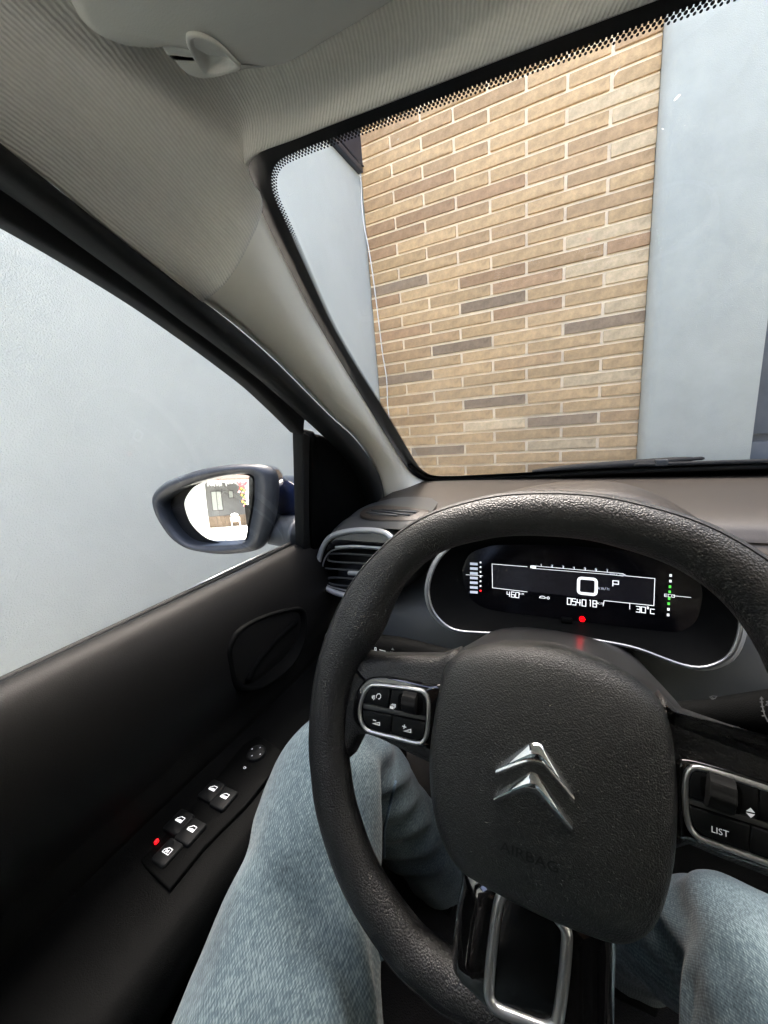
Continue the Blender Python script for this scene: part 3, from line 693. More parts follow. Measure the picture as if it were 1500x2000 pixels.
# divider bar and sail panel at the front corner of the window
SF = Frame(V((-0.375, 0, 0))+NS*0.008, V((0, 1, 0)), V((0.28, 0, 1)))
if SF.n.dot(NS) < 0: SF = Frame(V((-0.375, 0, 0))+NS*0.008, V((0, -1, 0)), V((0.28, 0, 1)))
SF.plate('divider_bar', [SF.px(x, y) for x, y in ((586, 842), (604, 852), (612, 872), (610, 1075), (590, 1085))], RUB, door, h=0.006, t=0.02, bev=0.003)
sail = [(611, 868), (622, 852), (640, 856), (672, 884), (700, 918), (716, 955), (722, 990), (715, 1020), (690, 1045), (650, 1072), (614, 1085)]
SF.plate('sail_panel', [tuple(q) [:2] for q in cr([V((*SF.px(x, y, 0.012), 0)) for x, y in sail], 4, True)], DARK, door, h=0.012, t=0.02, bev=0.004, auto=None)
# side glass
gl = [V((-.43+.29*(z+.19), y, z)) for y, z in ((-.33, -.24), (.585, -.24), (.585, .0), (.30, .13), (.05, .185), (-.33, .20))]
gls = mesh('window_glass', gl, [tuple(range(6))], GLASS, door, False); gls['label'] = 'clear driver window glass'
# ---- door inner panel: profile swept along the door
bl = [(-.33, -.188), (-.1, -.188), (.15, -.190), (.35, -.194), (.522, -.200), (.66, -.208), (.80, -.215)]
prof = [(-.452, -.01), (-.436, .002), (-.424, .003), (-.410, -.004), (-.396, -.022), (-.385, -.050), (-.378, -.085), (-.378, -.118), (-.386, -.145), (-.392, -.162), (-.394, -.185), (-.396, -.200), (-.410, -.24)]
rows = []
for y, z in bl: rows.append([V((a-0.09*max(0, (y-.42)), y, z+b)) for a, b in prof])
rows = [list(r) for r in zip(*[cr(list(c), 6) for c in zip(*[cr(r, 4) for r in rows])])]
dpn = loft('upper_panel', rows, DOOR, door); dpn['label'] = 'black padded upper door panel'
prof2 = [(-.404, -.384), (-.392, -.393), (-.372, -.400), (-.345, -.404), (-.315, -.404), (-.297, -.408), (-.287, -.422), (-.287, -.445), (-.298, -.465), (-.325, -.482), (-.35, -.51), (-.365, -.56), (-.38, -.70), (-.40, -.95)]
rows = []
for y in (-.33, -.15, .0, .12, .22, .32, .42, .55, .8):
    k = max(0, (y-.25)/.3); k = min(1, k)
    rows.append([V((a+(-.375-a)*0.75*k*(1 if a > -.37 else 0), y, b-0.02*k)) for a, b in prof2])
rows = [list(r) for r in zip(*[cr(list(c), 4) for c in zip(*[cr(r, 3) for r in rows])])]
arm = loft('armrest', rows, DARK, door); arm['label'] = 'black door armrest and lower panel'
# pull handle recess
HF = Frame(V((-.377, .36, -.30)), V((0, 1, 0)), V((-.1, 0, 1)))
if HF.n.x < 0: HF = Frame(V((-.377, .36, -.30)), V((0, -1, 0)), V((-.1, 0, 1)))
hp = [(450, 1290), (452, 1262), (470, 1232), (510, 1208), (560, 1192), (592, 1190), (600, 1212), (597, 1248), (580, 1290), (545, 1325), (500, 1348), (465, 1340)]
hp2 = [(q.x, q.y) for q in cr([V((*HF.px(x, y, 0.003), 0)) for x, y in hp], 4, True)]
HF.pillow('handle_recess', hp2, [(1.06, -0.006), (1.03, 0.002), (0.97, 0.004), (0.93, 0.002), (0.86, -0.008), (0.5, -0.014), (0.05, -0.014)], DARK, door)
hh_ = [(486, 1330), (500, 1298), (530, 1262), (560, 1232), (580, 1215)]
tube('door_handle', cr([HF.p(*HF.px(x, y, 0.0), -.003) for x, y in hh_], 4), 0.006, DARK, door, 8)
# switch pack on the armrest: faint plates with lit symbols
AF = Frame(V((-.34, .2, -.402)), V((1, 0, 0)), V((0, 1, 0)))
def arm_px(x, y): return AF.px(x, y, 0.004)
sp_ = [arm_px(x, y) for x, y in ((262, 1672), (330, 1560), (430, 1480), (505, 1432), (560, 1470), (480, 1570), (400, 1650), (330, 1735))]
swp = AF.plate('switch_panel', sp_, DARK, door, h=0.0026, t=0.006, bev=0.002)
def winicon(x, y, s):
    a, b = arm_px(x, y)
    pol = [(a-1.3*s, b-.8*s), (a+1.3*s, b-.8*s), (a+1.3*s, b-.1*s), (a+.4*s, b+.05*s), (a-.5*s, b-.1*s), (a-1.3*s, b-.4*s)]
    ln = [[(a-1.3*s, b-.8*s), (a+1.3*s, b-.8*s), (a+1.3*s, b+.8*s), (a-.2*s, b+.8*s), (a-1.3*s, b-.1*s), (a-1.3*s, b-.8*s)]]
    return pol, ln
for (x, y) in ((417, 1543), (440, 1558), (353, 1604), (376, 1622)):
    a, b = arm_px(x, y)
    k = AF.plate('window_switch', rrect(a-0.011, b-0.014, a+0.011, b+0.010, 0.003), BTN, door, h=0.0065, t=0.006, bev=0.0015)
    pol, ln = winicon(x, y, 0.0033)
    AF.polys('switch_symbol', [pol], LIT, door, h=0.0068); AF.strokes('switch_outline', ln, 0.0006, LIT, door, h=0.0069)
a, b = arm_px(328, 1664)
k = AF.plate('lock_switch', rrect(a-0.010, b-0.012, a+0.010, b+0.011, 0.003), BTN, door, h=0.0055, t=0.006, bev=0.0015)
pol, ln = winicon(328, 1664, 0.0033); AF.strokes('switch_outline', ln+[[(a-.0022, b-.002), (a+.002, b+.0012)], [(a-.002, b+.001), (a+.002, b-.002)], [(a-.0025, b-.0004), (a+.0025, b-.0004)]], 0.0006, LIT, door, h=0.0058)
a, b = arm_px(306, 1645); rl = AF.plate('lock_lamp', rrect(a-.0012, b-.0022, a+.0012, b+.0022, .001), LITR, door, h=0.0065, t=0.003, bev=0.0004); rl['label'] = 'glowing red lock lamp'
tri = []
for (x, y, dx, dy) in ((493, 1467, 1, 1), (509, 1464, -1, 1), (493, 1480, 1, -1), (509, 1477, -1, -1)):
    a, b = arm_px(x, y); tri.append([(a-.0009*dx, b+.0010*dy), (a+.0010*dx, b+.0004*dy), (a, b-.0012*dy)])
a, b = arm_px(501, 1472); kn = AF.plate('mirror_knob', [(a+.012*math.cos(t*math.pi/12), b+.012*math.sin(t*math.pi/12)) for t in range(24)], BTN, door, h=0.007, t=0.006, bev=0.002)
AF.polys('knob_arrow', tri, LITD, door, h=0.0072)
a, b = arm_px(478, 1500); AF.strokes('knob_symbol', [rrect(a-.0014, b-.001, a+.0014, b+.0012, .0006, 3)+[rrect(a-.0014, b-.001, a+.0014, b+.0012, .0006, 3)[0]]], 0.0005, LITD, door, h=0.0042)
# ---- door mirror
def mpx(pts, h=0.0): return [MF.px(x, y, h) for x, y in pts]
hou = [(293, 980), (298, 962), (322, 940), (370, 922), (418, 911), (474, 906), (520, 910), (538, 925), (542, 960), (536, 1010), (520, 1058), (498, 1077), (450, 1084), (410, 1083), (370, 1074), (338, 1056), (314, 1026), (299, 1000)]
opn = [(314, 988), (322, 972), (354, 952), (406, 935), (462, 925), (490, 927), (497, 940), (496, 982), (488, 1026), (477, 1060), (430, 1067), (374, 1065), (344, 1046), (322, 1014)]
mo = resample([V((*q, 0)) for q in [tuple(p[:2]) for p in cr([V((*q, 0)) for q in mpx(hou)], 5, True)]], 80, True)
mi = resample([V((*q, 0)) for q in [tuple(p[:2]) for p in cr([V((*q, 0)) for q in mpx(opn)], 5, True)]], 80, True)
def align(a, b):                                  # rotate ring b so that it starts nearest to ring a's start
    i = min(range(len(b)), key=lambda k: (b[k]-a[0]).length); b = b[i:]+b[:i]
    if (b[5]-a[5]).length > (b[-5]-a[5]).length: b = [b[0]]+b[1:][::-1]
    return b
mi = align(mo, mi); cmo = sum(mo, V())/80; cmi = sum(mi, V())/80
def m3(ring, c, k, h, sh=V((0, 0, 0))): return [MF.p(c.x+(p.x-c.x)*k, c.y+(p.y-c.y)*k, h)+sh for p in ring]
mid = [a.lerp(b, 0.5) for a, b in zip(mo, mi)]
rows = [m3(mi, cmi, 0.97, -0.035), m3(mi, cmi, 0.985, -0.012), m3(mi, cmi, 1.0, -0.001), m3(mid, cmo, 0.97, 0.004), m3(mid, cmo, 1.03, 0.0035), m3(mo, cmo, 0.985, -0.003), m3(mo, cmo, 1.0, -0.012)]
smr = loft('side_mirror', rows, MHOU, car, cu=True); smr['label'] = 'dark door mirror on the driver side'
rows = [m3(mo, cmo, 1.0, -0.012), m3(mo, cmo, 1.005, -0.03), m3(mo, cmo, 0.98, -0.055), m3(mo, cmo, 0.90, -0.085), m3(mo, cmo, 0.72, -0.112), m3(mo, cmo, 0.4, -0.128), m3(mo, cmo, 0.05, -0.132)]
loft('mirror_cap', rows, NAVY, smr, cu=True)
mg = [(360, 977), (380, 950), (418, 933), (458, 927), (487, 930), (493, 944), (492, 982), (484, 1026), (473, 1060), (430, 1060), (400, 1050), (374, 1026), (362, 1000)]
mgp = [tuple(p[:2]) for p in cr([V((*q, 0)) for q in mpx(mg, MREC)], 5, True)]
mcx = sum(p[0] for p in mgp)/len(mgp); mcy = sum(p[1] for p in mgp)/len(mgp); v = []; f = []; m = len(mgp); NR = 20
for k in range(NR+1):
    s = max(0.002, k/NR)
    for a, b in mgp:
        a2, b2 = mcx+(a-mcx)*s, mcy+(b-mcy)*s; rr_ = a2*a2+b2*b2
        v.append(MF.p(a2, b2, MREC+math.sqrt(RM*RM-rr_)-RM))
for k in range(NR):
    for i in range(m): j = (i+1) % m; f.append((k*m+i, k*m+j, (k+1)*m+j, (k+1)*m+i))
mgl = mesh('mirror_glass', v, f, MIRR, smr); mgl['label'] = 'convex mirror glass reflecting the house behind'
loft('mirror_backing', [m3(mi, cmi, 0.99, MREC-0.006), m3(mi, cmi, 0.05, MREC-0.006)], RUB, smr, cu=True)
st0, st1 = atX(548, 1035, -0.53), atX(604, 1040, -0.432)
rows = []
for t in (-.2, 0.2, 0.5, 0.75, 0.9):
    p = st0.lerp(st1, t); r_ = 0.030+0.004*t
    rows.append([p+V((0, math.cos(a)*0.045, math.sin(a)*r_)) for a in [2*math.pi*k/16 for k in range(16)]])
loft('mirror_arm', rows, MHOU, smr, cu=True, caps=True)
n0_, n1_ = atX(520, 985, -0.57), atX(606, 990, -0.43)
rows = []
for t, rz_ in ((0, .052), (0.3, .055), (0.6, .052), (0.85, .046), (1.0, .040)):
    p = n0_.lerp(n1_, t)+V((0, 0.035, 0)); rows.append([p+V((0, math.cos(a)*0.040, math.copysign(abs(math.sin(a))**.8, math.sin(a))*rz_)) for a in [2*math.pi*k/24 for k in range(24)]])
loft('mirror_neck', rows, NAVY, smr, cu=True, caps=True, auto=60)
# outer waist moulding in rubber; a silver sliver on it stands in for its highlight
tube('waist_moulding', cr([V((-.447, y, -.192-.008*max(0, y))) for y in (-.3, 0, .2, .4, .56)], 4), 0.005, RUB, door, 8)
tube('moulding_glint', [V((-.4455, y, -.1862-.008*y)) for y in (.30, .36, .42, .47)], [.0004, .0016, .0016, .0004], SILV, door, 6)

# ================================================================== dashboard
XL, XRR = -0.362, 2*XC+0.362
xs = [XL, -.32, -.25, -.18, -.1, 0, .1, .2, .3, .45, .65, .85, 1.0, XRR]
rows = []
for x in xs:
    kx = ((x-XC)/.72)**2
    yb = .93-0.03*0; zo = -0.004*kx
    lb = max(0, min(1, (-.16-x)/.10))             # left block drops towards the air vent
    rows.append([V((x, .955, -.162)), V((x, .925, -.150+zo)), V((x, .88, -.147+zo)), V((x, .80, -.149+zo)), V((x, .72, -.152+zo)), V((x, .665, -.158+zo)), V((x, .632, -.167+zo)), V((x, .617, -.180)), V((x, .612, -.186))])
rows = [list(r) for r in zip(*[cr(list(c), 4) for c in zip(*[cr(r, 4) for r in rows])])]
dash = loft('dashboard', rows, DASH, car); dash['label'] = 'black dashboard with soft brown-black top pad'
rows = [[V((x, .619, -.1865)), V((x, .614, -.189)), V((x, .606, -.200)), V((x, .600, -.220)), V((x, .597, -.262)), V((x, .60, -.30))] for x in (.10, .2, .4, .7, XRR)]
loft('brown_strip', [cr(r, 3) for r in rows], DBRN, dash)
# shallow shut line along the pad
# lower dash
rows = []
for x in (XL, -.25, -.1, 0.05, .2, .4, .8, XRR):
    rows.append([V((x, .62, -.245)), V((x, .600, -.262)), V((x, .570, -.290)), V((x, .545, -.325)), V((x, .530, -.37)), V((x, .53, -.42)), V((x, .55, -.50)), V((x, .62, -.62)), V((x, .75, -.75))])
loft('lower_dash', [list(r) for r in zip(*[cr(list(c), 3) for c in zip(*[cr(r, 4) for r in rows])])], M('lower_dash_grey', (0.065, 0.068, 0.068), 0.42, bump=(1500, .2, .0002)), dash)
# ---- instrument binnacle
cl = V((.012, .50, -.225)); th = math.atan(0.35)
CF = Frame(cl, V((1, 0, 0)), V((0, math.sin(th), math.cos(th))))
ringpx = [(995, 1030), (955, 1040), (915, 1051), (880, 1068), (852, 1100), (837, 1145), (842, 1185), (862, 1214), (890, 1231), (940, 1236), (1000, 1238), (1100, 1242), (1200, 1257), (1250, 1269), (1290, 1284), (1340, 1301), (1380, 1303), (1420, 1285), (1440, 1252), (1447, 1210), (1440, 1172), (1405, 1120), (1340, 1070), (1260, 1035), (1120, 1018)]
scrpx = [(985, 1064), (945, 1070), (918, 1082), (905, 1105), (904, 1130), (915, 1162), (940, 1184), (985, 1195), (1060, 1204), (1130, 1213), (1220, 1224), (1300, 1233), (1335, 1231), (1360, 1212), (1370, 1180), (1371, 1150), (1355, 1120), (1310, 1095), (1240, 1078), (1110, 1066)]
SD = -0.030
rp = resample(cr([V((*CF.px(x, y), 0)) for x, y in ringpx], 5, True), 120, True)
scp_ = align(rp, resample(cr([V((*CF.px(x, y, SD), 0)) for x, y in scrpx], 5, True), 120, True))
crp = sum(rp, V())/120; csp = sum(scp_, V())/120
clu = tube('instrument_cluster', [CF.p(p.x, p.y, 0.0) for p in rp], 0.0022, SILVD, car, 8, True); clu['label'] = 'digital instrument cluster with chrome ring'
rows = [[CF.p(p.x, p.y, 0.001) for p in rp]]
for t, d in ((0.15, -0.006), (0.4, -0.014), (0.7, -0.022), (0.95, SD+0.001), (1.0, SD-0.001)):
    rows.append([CF.p(*(a.lerp(b, t).to_2d()), d) for a, b in zip(rp, scp_)])
loft('funnel', rows, DARK, clu, cu=True)
rows = []
for k, d in ((1.0, 0.0005), (1.018, -0.001), (1.045, -0.010), (1.09, -0.035), (1.14, -0.07), (1.16, -0.11)):
    rows.append([CF.p(crp.x+(p.x-crp.x)*k, crp.y+(p.y-crp.y)*k, d) for p in rp])
loft('outer_shell', rows, M('shell_grey', (0.15, 0.155, 0.155), 0.38, bump=(1800, .15, .0002)), clu, cu=True)
loft('silver_band', [[CF.p(crp.x+(p.x-crp.x)*k, crp.y+(p.y-crp.y)*k, d) for p in rp] for k, d in ((1.012, 0.0015), (1.02, 0.001), (1.038, -0.002), (1.050, -0.008))], SILP, clu, cu=True)
CF.pillow('screen', [tuple(p[:2]) for p in scp_], [(1.0, SD), (0.5, SD+0.0002), (0.02, SD+0.0002)], SCREEN, clu)
HS = SD+0.0010
def s2(x, y): return CF.px(x, y, HS)
lcd = [s2(x, y) for x, y in ((962, 1103), (1040, 1110), (1220, 1125), (1277, 1131), (1275, 1182), (1180, 1172), (962, 1147))]
CF.polys('screen_panel', [lcd], LCD, clu, h=SD+0.0006)
LN = lambda *p: [s2(x, y) for x, y in p]
for q in (LN((1030, 1107), (961, 1101.5), (962, 1148), (1030, 1156)), LN((1221, 1124.5), (1279, 1130), (1277, 1183), (1180, 1173), (1178, 1184)), LN((1230, 1179), (1230, 1190))): CF.strokes('screen_frame', [q], 0.0007, LIT, clu, h=HS)
CF.strokes('rev_scale', [LN((1040, 1105), (1190, 1118)), LN((1040, 1110), (1190, 1122)), LN((1190, 1118), (1217, 1120.5), (1220, 1123), (1217, 1125), (1190, 1122))]+[LN((1057+k*21.5, 1102+k*1.9), (1057+k*21.5, 1106+k*1.9)) for k in range(7)], 0.0006, LIT, clu, h=HS)
CF.polys('rev_bar', [LN((1036, 1104.5), (1047, 1105.5), (1047, 1110.5), (1036, 1109.5))], LIT, clu, h=HS)
def up_at(x, y, px): a = s2(x, y); b = s2(x, y+px); return abs(a[1]-b[1])
SEG = {'0': [[(0, 0), (1, 0), (1, 1), (0, 1), (0, 0)]], '1': [[(.6, 0), (.6, 1), (.3, 1)]], '3': [[(0, 1), (1, 1), (1, 0), (0, 0)], [(.2, .5), (1, .5)]],
       '4': [[(0, 1), (0, .45), (1, .45)], [(.75, 1), (.75, 0)]], '5': [[(1, 1), (0, 1), (0, .55), (1, .55), (1, 0), (0, 0)]], '6': [[(1, 1), (0, 1), (0, 0), (1, 0), (1, .5), (0, .5)]],
       '8': [[(0, 0), (1, 0), (1, 1), (0, 1), (0, 0)], [(0, .5), (1, .5)]], 'P': [[(0, 0), (0, 1), (1, 1), (1, .42), (0, .42)]], 'C': [[(1, .8), (0, .8), (0, 0), (1, 0)]],
       'k': [[(0, 0), (0, 1)], [(.8, .7), (0, .3), (.8, 0)]], 'm': [[(0, 0), (0, .7), (1, .7), (1, 0)], [(.5, 0), (.5, .7)]], '/': [[(.1, -.1), (.8, 1.1)]], 'h': [[(0, 0), (0, 1)], [(0, .65), (.8, .65), (.8, 0)]],
       'e': [[(1, 0), (0, 0), (0, 1), (1, 1)], [(0, .5), (.8, .5)]], 'c': [[(1, 0), (0, 0), (0, 1), (1, 1)]], 'o': [[(0, 0), (1, 0), (1, 1), (0, 1), (0, 0)]], '*': [[(.1, .8), (.4, .8), (.4, 1.1), (.1, 1.1), (.1, .8)]],
       '2': [[(0, 1), (1, 1), (1, .5), (0, .5), (0, 0), (1, 0)]], '7': [[(0, 1), (1, 1), (.6, 0)]], 'R': [[(0, 0), (0, 1), (1, 1), (1, .5), (0, .5)], [(.5, .5), (1, 0)]], 'M': [[(0, 0), (0, 1), (.5, .5), (1, 1), (1, 0)]], 'x': [[(0, 0), (1, .7)], [(0, .7), (1, 0)]]}
def seg(name, txt, x, y, hpx, wr, gap, w, mat, adv=None):
    a, b = s2(x, y); H = up_at(x, y, -hpx); Wd = H*wr; ls = []
    for ch_ in txt:
        if ch_ == ' ': a += Wd*0.55; continue
        for l in SEG.get(ch_, []): ls.append([(a+q[0]*Wd, b+q[1]*H) for q in l])
        a += Wd*(0.55 if ch_ in '*' else 1)+gap*H
    return CF.strokes(name, ls, w, mat, clu, h=HS)
a, b = s2(1147, 1145); H = up_at(1147, 1145, 15)
q = rrect(a-H*1.03, b-H, a+H*1.03, b+H, H*0.35, 4)
CF.strokes('speed_digit', [q+[q[0]]], 0.0036, LIT, clu, h=HS)['label'] = 'large white speed digit 0'
seg('gear_letter', 'P', 1197, 1145, 11, 0.85, .3, 0.0011, LIT)
seg('range_digits', '460', 990, 1165, 10, 0.62, .2, 0.0009, LIT); seg('range_unit', 'km', 1014, 1161, 4, .9, .3, 0.0004, LIT)
seg('odometer_digits', '0540', 1108, 1180, 12, 0.55, .17, 0.0010, LIT); seg('odometer_digits', '18', 1149, 1184, 12, 0.5, .17, 0.0010, LIT); seg('odometer_unit', 'km', 1167, 1180, 5, .9, .3, 0.0004, LIT)
seg('temperature_digits', '30*C', 1242, 1195, 11, 0.62, .2, 0.0009, LIT)
seg('speed_unit', 'km/h', 1169, 1151, 5, .7, .3, 0.0004, LITD); seg('rev_unit', 'RPM x 1000', 1191, 1122.5, 3, .7, .35, 0.0003, LITD)
seg('eco_word', 'eco', 1298, 1165, 5, .9, .25, 0.0005, LIT)
for k in range(1, 8): seg('rev_number', str(k), 1055+(k-1)*21.5, 1105.5+(k-1)*1.7, 4, .7, .3, 0.0004, LITD) if str(k) in SEG else None
a, b = s2(1062, 1167); u = 0.0034
CF.strokes('key_icon', [[(a-1.6*u, b-.3*u), (a-1.4*u, b+.2*u), (a-.7*u, b+.5*u), (a+.1*u, b+.45*u), (a+.5*u, b+.1*u), (a+.5*u, b-.3*u), (a-1.6*u, b-.3*u)], [(a+.6*u, b-.05*u), (a+1.2*u, b-.05*u)]]+[[(a+1.2*u+.45*u*(1+math.cos(t)), b+.45*u*math.sin(t)) for t in [k*math.pi/4 for k in range(9)]]], 0.0007, LIT, clu, h=HS)
for k in range(7):
    x, y = 918, 1101+k*9.2
    CF.polys('fuel_bar', [LN((x, y-2.4), (x+15, y-1.6), (x+15, y+3.2), (x, y+2.4))], LITD, clu, h=HS)
    CF.polys('gauge_dot', [LN((937, y-4), (940, y-4), (940, y-1), (937, y-1))], LITR if k == 6 else LIT, clu, h=HS)
CF.strokes('gauge_needle', [LN((910, 1122.5), (943, 1124.5))], 0.0005, LIT, clu, h=HS)
for k, (x, y) in enumerate(((1310, 1124), (1309.5, 1135), (1308.5, 1146), (1308, 1156), (1307, 1169), (1306, 1179), (1305.5, 1190), (1305, 1201))):
    CF.polys('eco_dot', [LN((x-2.4, y-2.6), (x+2.4, y-2.4), (x+2.4, y+2.6), (x-2.4, y+2.4))], LITG if 2 <= k <= 5 else LIT, clu, h=HS)
CF.strokes('eco_needle', [LN((1314, 1163.5), (1350, 1167))], 0.0006, LIT, clu, h=HS)
# reset button and the red seat-belt lamp under the screen
a, b = CF.px(1107, 1211, SD+0.004); CF.plate('reset_button', rrect(a-.0070, b-.0034, a+.0070, b+.0034, .0015), DARK, clu, h=SD+0.008, t=0.012, bev=0.0012)
a, b = CF.px(1137, 1209, SD+0.0015); u = 0.0034
CF.strokes('warning_lamp', [[(a-.5*u, b-u), (a+.1*u, b+.3*u), (a-.7*u, b-.1*u)], [(a+.9*u*math.cos(t), b+.9*u*math.sin(t)) for t in [k*math.pi/5 for k in range(11)]], [(a-.2*u, b+.5*u), (a+.4*u, b+.1*u)], [(a, b-.6*u), (a+.6*u, b-.5*u)]], 0.00045, M('lamp_red', (0.5, 0, 0), 0.5, emit=((1.0, 0.0005, 0.002), E_(18))), clu, h=SD+0.0016)['label'] = 'glowing red warning lamp'
# binnacle hood over the cluster
crest = [(-.235, -.190), (-.19, -.165), (-.15, -.140), (-.108, -.121), (-.05, -.105), (.008, -.099), (.06, -.102), (.105, -.120), (.155, -.155), (.20, -.188), (.235, -.21)]
rows = []
for y, dz, k in ((.535, -.030, .97), (.520, -.020, 1), (.520, -.010, 1), (.532, -.003, 1), (.56, 0, 1), (.60, -.004, .99), (.66, -.020, .96), (.74, -.046, .9), (.80, -.07, .84)):
    rows.append([V((x*k, y+0.25*min(0, z+.15), z+dz)) for x, z in crest])
hood = loft('binnacle_hood', [list(r) for r in zip(*[cr(list(c), 4) for c in zip(*[cr(r, 4) for r in rows])])], DASH, dash)
# ---- left air vent
VC = atX(700, 1098, -0.315); VFm = Frame(VC, V((1, -.18, 0)), V((0, .10, 1)))
vr = [(622, 1128), (624, 1098), (634, 1066), (652, 1046), (690, 1036), (735, 1036), (762, 1045), (772, 1066), (774, 1105), (766, 1140), (746, 1162), (724, 1169), (700, 1168), (656, 1156), (634, 1144)]
vrp = resample(cr([V((*VFm.px(x, y), 0)) for x, y in vr], 5, True), 90, True); cvr = sum(vrp, V())/90
vent = tube('air_vent', [VFm.p(p.x, p.y, 0.003) for p in vrp], 0.0050, SILP, car, 8, True); vent['label'] = 'round-cornered air vent with silver ring at the left of the dashboard'
rows = [[VFm.p(cvr.x+(p.x-cvr.x)*k, cvr.y+(p.y-cvr.y)*k, d) for p in vrp] for k, d in ((1.0, 0.001), (0.97, 0.0), (0.955, -0.03), (0.9, -0.05), (0.05, -0.05))]
loft('vent_cavity', rows, M('vent_black', (0.004, 0.004, 0.004), 0.6), vent, cu=True)
rows = [[VFm.p(cvr.x+(p.x-cvr.x)*k, cvr.y+(p.y-cvr.y)*k, d) for p in vrp] for k, d in ((1.0, 0.003), (1.03, 0.0), (1.06, -0.012), (1.09, -0.05), (1.10, -0.10))]
loft('vent_housing', rows, GREYP, vent, cu=True)
VFm.plate('gloss_panel', [VFm.px(x, y, .002) for x, y in ((640, 1062), (656, 1049), (690, 1041), (750, 1041), (758, 1048), (766, 1060), (768, 1070), (745, 1068), (690, 1065), (655, 1068), (638, 1076))], PIANO, vent, h=0.002, t=0.008, bev=0.001)
def slatp(ps, r, mat, nm, h=-0.006, fl=0.5): return tube(nm, cr([VFm.p(*VFm.px(x, y, h), h) for x, y in ps], 4), r, mat, vent, 8)
slatp(((656, 1069), (690, 1067), (750, 1071), (766, 1073)), 0.0028, SILP, 'vent_trim', 0.001)
for ps in (((640, 1088), (650, 1081), (740, 1086), (768, 1090)), ((640, 1089), (650, 1097), (740, 1102), (764, 1106)), ((636, 1110), (690, 1114), (750, 1118), (764, 1121)), ((640, 1134), (650, 1128), (730, 1134), (764, 1139)), ((640, 1135), (652, 1142), (720, 1148), (748, 1152))):
    slatp(ps, 0.0019, GREYP, 'vent_slat')
slatp(((682, 1119), (704, 1120), (730, 1122)), 0.0042, SILP, 'vent_tab', -0.001)
ring2 = [(628, 1128), (632, 1098), (642, 1080), (660, 1072), (700, 1070), (740, 1073), (762, 1080), (768, 1110), (760, 1138), (744, 1156), (722, 1162), (700, 1158), (662, 1150), (638, 1142)]
tube('inner_ring', [VFm.p(p.x, p.y, 0.0) for p in resample(cr([V((*VFm.px(x, y), 0)) for x, y in ring2], 4, True), 60, True)], 0.0014, SILV, vent, 6, True)
# grey saddle over the vent, running up to the demister slot
a0 = [VFm.p(*VFm.px(x, y), 0.0) for x, y in ((636, 1060), (660, 1040), (700, 1033), (760, 1033), (830, 1037))]
a1 = [atY(x, y, .60) for x, y in ((668, 1022), (688, 1006), (720, 998), (770, 998), (840, 1004))]
a2 = [atY(x, y, .655) for x, y in ((690, 1006), (706, 992), (740, 984), (790, 983), (850, 990))]
a3 = [atY(x, y, .72) for x, y in ((705, 1000), (724, 984), (760, 974), (810, 970), (860, 975))]
loft2('vent_saddle', [a0, [p.lerp(q, .45)+V((0, 0, .006)) for p, q in zip(a0, a1)], a1, a2, a3], GREYP, dash, 4, 4)
dm = Frame(atY(765, 1000, .575), V((1, -.1, 0)), V((0, 1, .22)))
dpl = [dm.px(x, y, .005) for x, y in ((702, 1004), (714, 992), (745, 986), (800, 990), (838, 996), (830, 1008), (806, 1016), (760, 1016), (722, 1012))]
dmv = dm.plate('demister_vent', [tuple(p[:2]) for p in cr([V((*q, 0)) for q in dpl], 3, True)], DASH, car, h=0.005, t=0.02, bev=0.002)
dsl = [dm.px(x, y, .0054) for x, y in ((712, 1001), (722, 995), (800, 994), (820, 998), (800, 1008), (726, 1008))]
dm.polys('slot', [dsl], M('slot_black', (0.003, 0.003, 0.003), 0.8), dmv, h=.0054)
for ps in (((715, 1001), (775, 1007)), ((726, 996), (800, 1006)), ((745, 995), (812, 1001))):
    tube('slot_fin', [dm.p(*dm.px(x, y, .006), .006) for x, y in ps], 0.0016, GREYP, dmv, 6)

# ================================================================== steering wheel
tw = R(21.3); WCN = V((-.015, .2275, -.2287))
WF = Frame(WCN, V((1, 0, 0)), V((0, math.sin(tw), math.cos(tw))))
tab = [(-90, .1555), (-76, .1595), (-70, .1648), (-60, .1698), (-42, .172), (-30, .1705), (-15, .1675), (0, .1655), (20, .1662), (40, .1695), (60, .1712), (75, .1690), (90, .1678)]
def rim_r(deg):
    d = (deg+180) % 360-180
    if d > 90: d = 180-d
    if d < -90: d = -180-d
    for (a, x), (b, y) in zip(tab, tab[1:]):
        if a <= d <= b:
            t = (d-a)/(b-a); t = t*t*(3-2*t); return x+(y-x)*t
    return .166
TR = 0.0156
rows = []; seam = []
for k in range(180):
    a = R(k*2); rr_ = rim_r(k*2); row = []
    e = V((math.cos(a), math.sin(a)))
    for j in range(24):
        b = 2*math.pi*j/24
        grip = 1+0.05*math.exp(-((((k*2) % 360)-205)/14)**2)+0.05*math.exp(-((((k*2) % 360)-335)/14)**2)
        dg_ = (k*2) % 360; th_ = max(math.exp(-((dg_-151)/15)**2), math.exp(-((dg_-29)/15)**2))
        ro = TR*(1.0+0.06*math.cos(2*b))*grip*(1+0.75*th_*max(0, -math.cos(b))**1.5)
        row.append(WF.p(e.x*(rr_+ro*math.cos(b)), e.y*(rr_+ro*math.cos(b)), ro*math.sin(b)*1.02))
    rows.append(row)
    ob = R(38); seam.append(WF.p(e.x*(rr_+TR*1.0*math.cos(ob)*1.02), e.y*(rr_+TR*math.cos(ob)*1.02), TR*math.sin(ob)*1.04))
whl = loft('steering_wheel', rows, LEA, car, cu=True, cv=True); whl['label'] = 'black grained steering wheel with flattened bottom'
tube('rim_seam', seam, 0.0006, M('seam_black', (0.03, 0.03, 0.03), 0.5), whl, 6, True)
def w2(x, y, h=0.0): return WF.px(x, y, h)
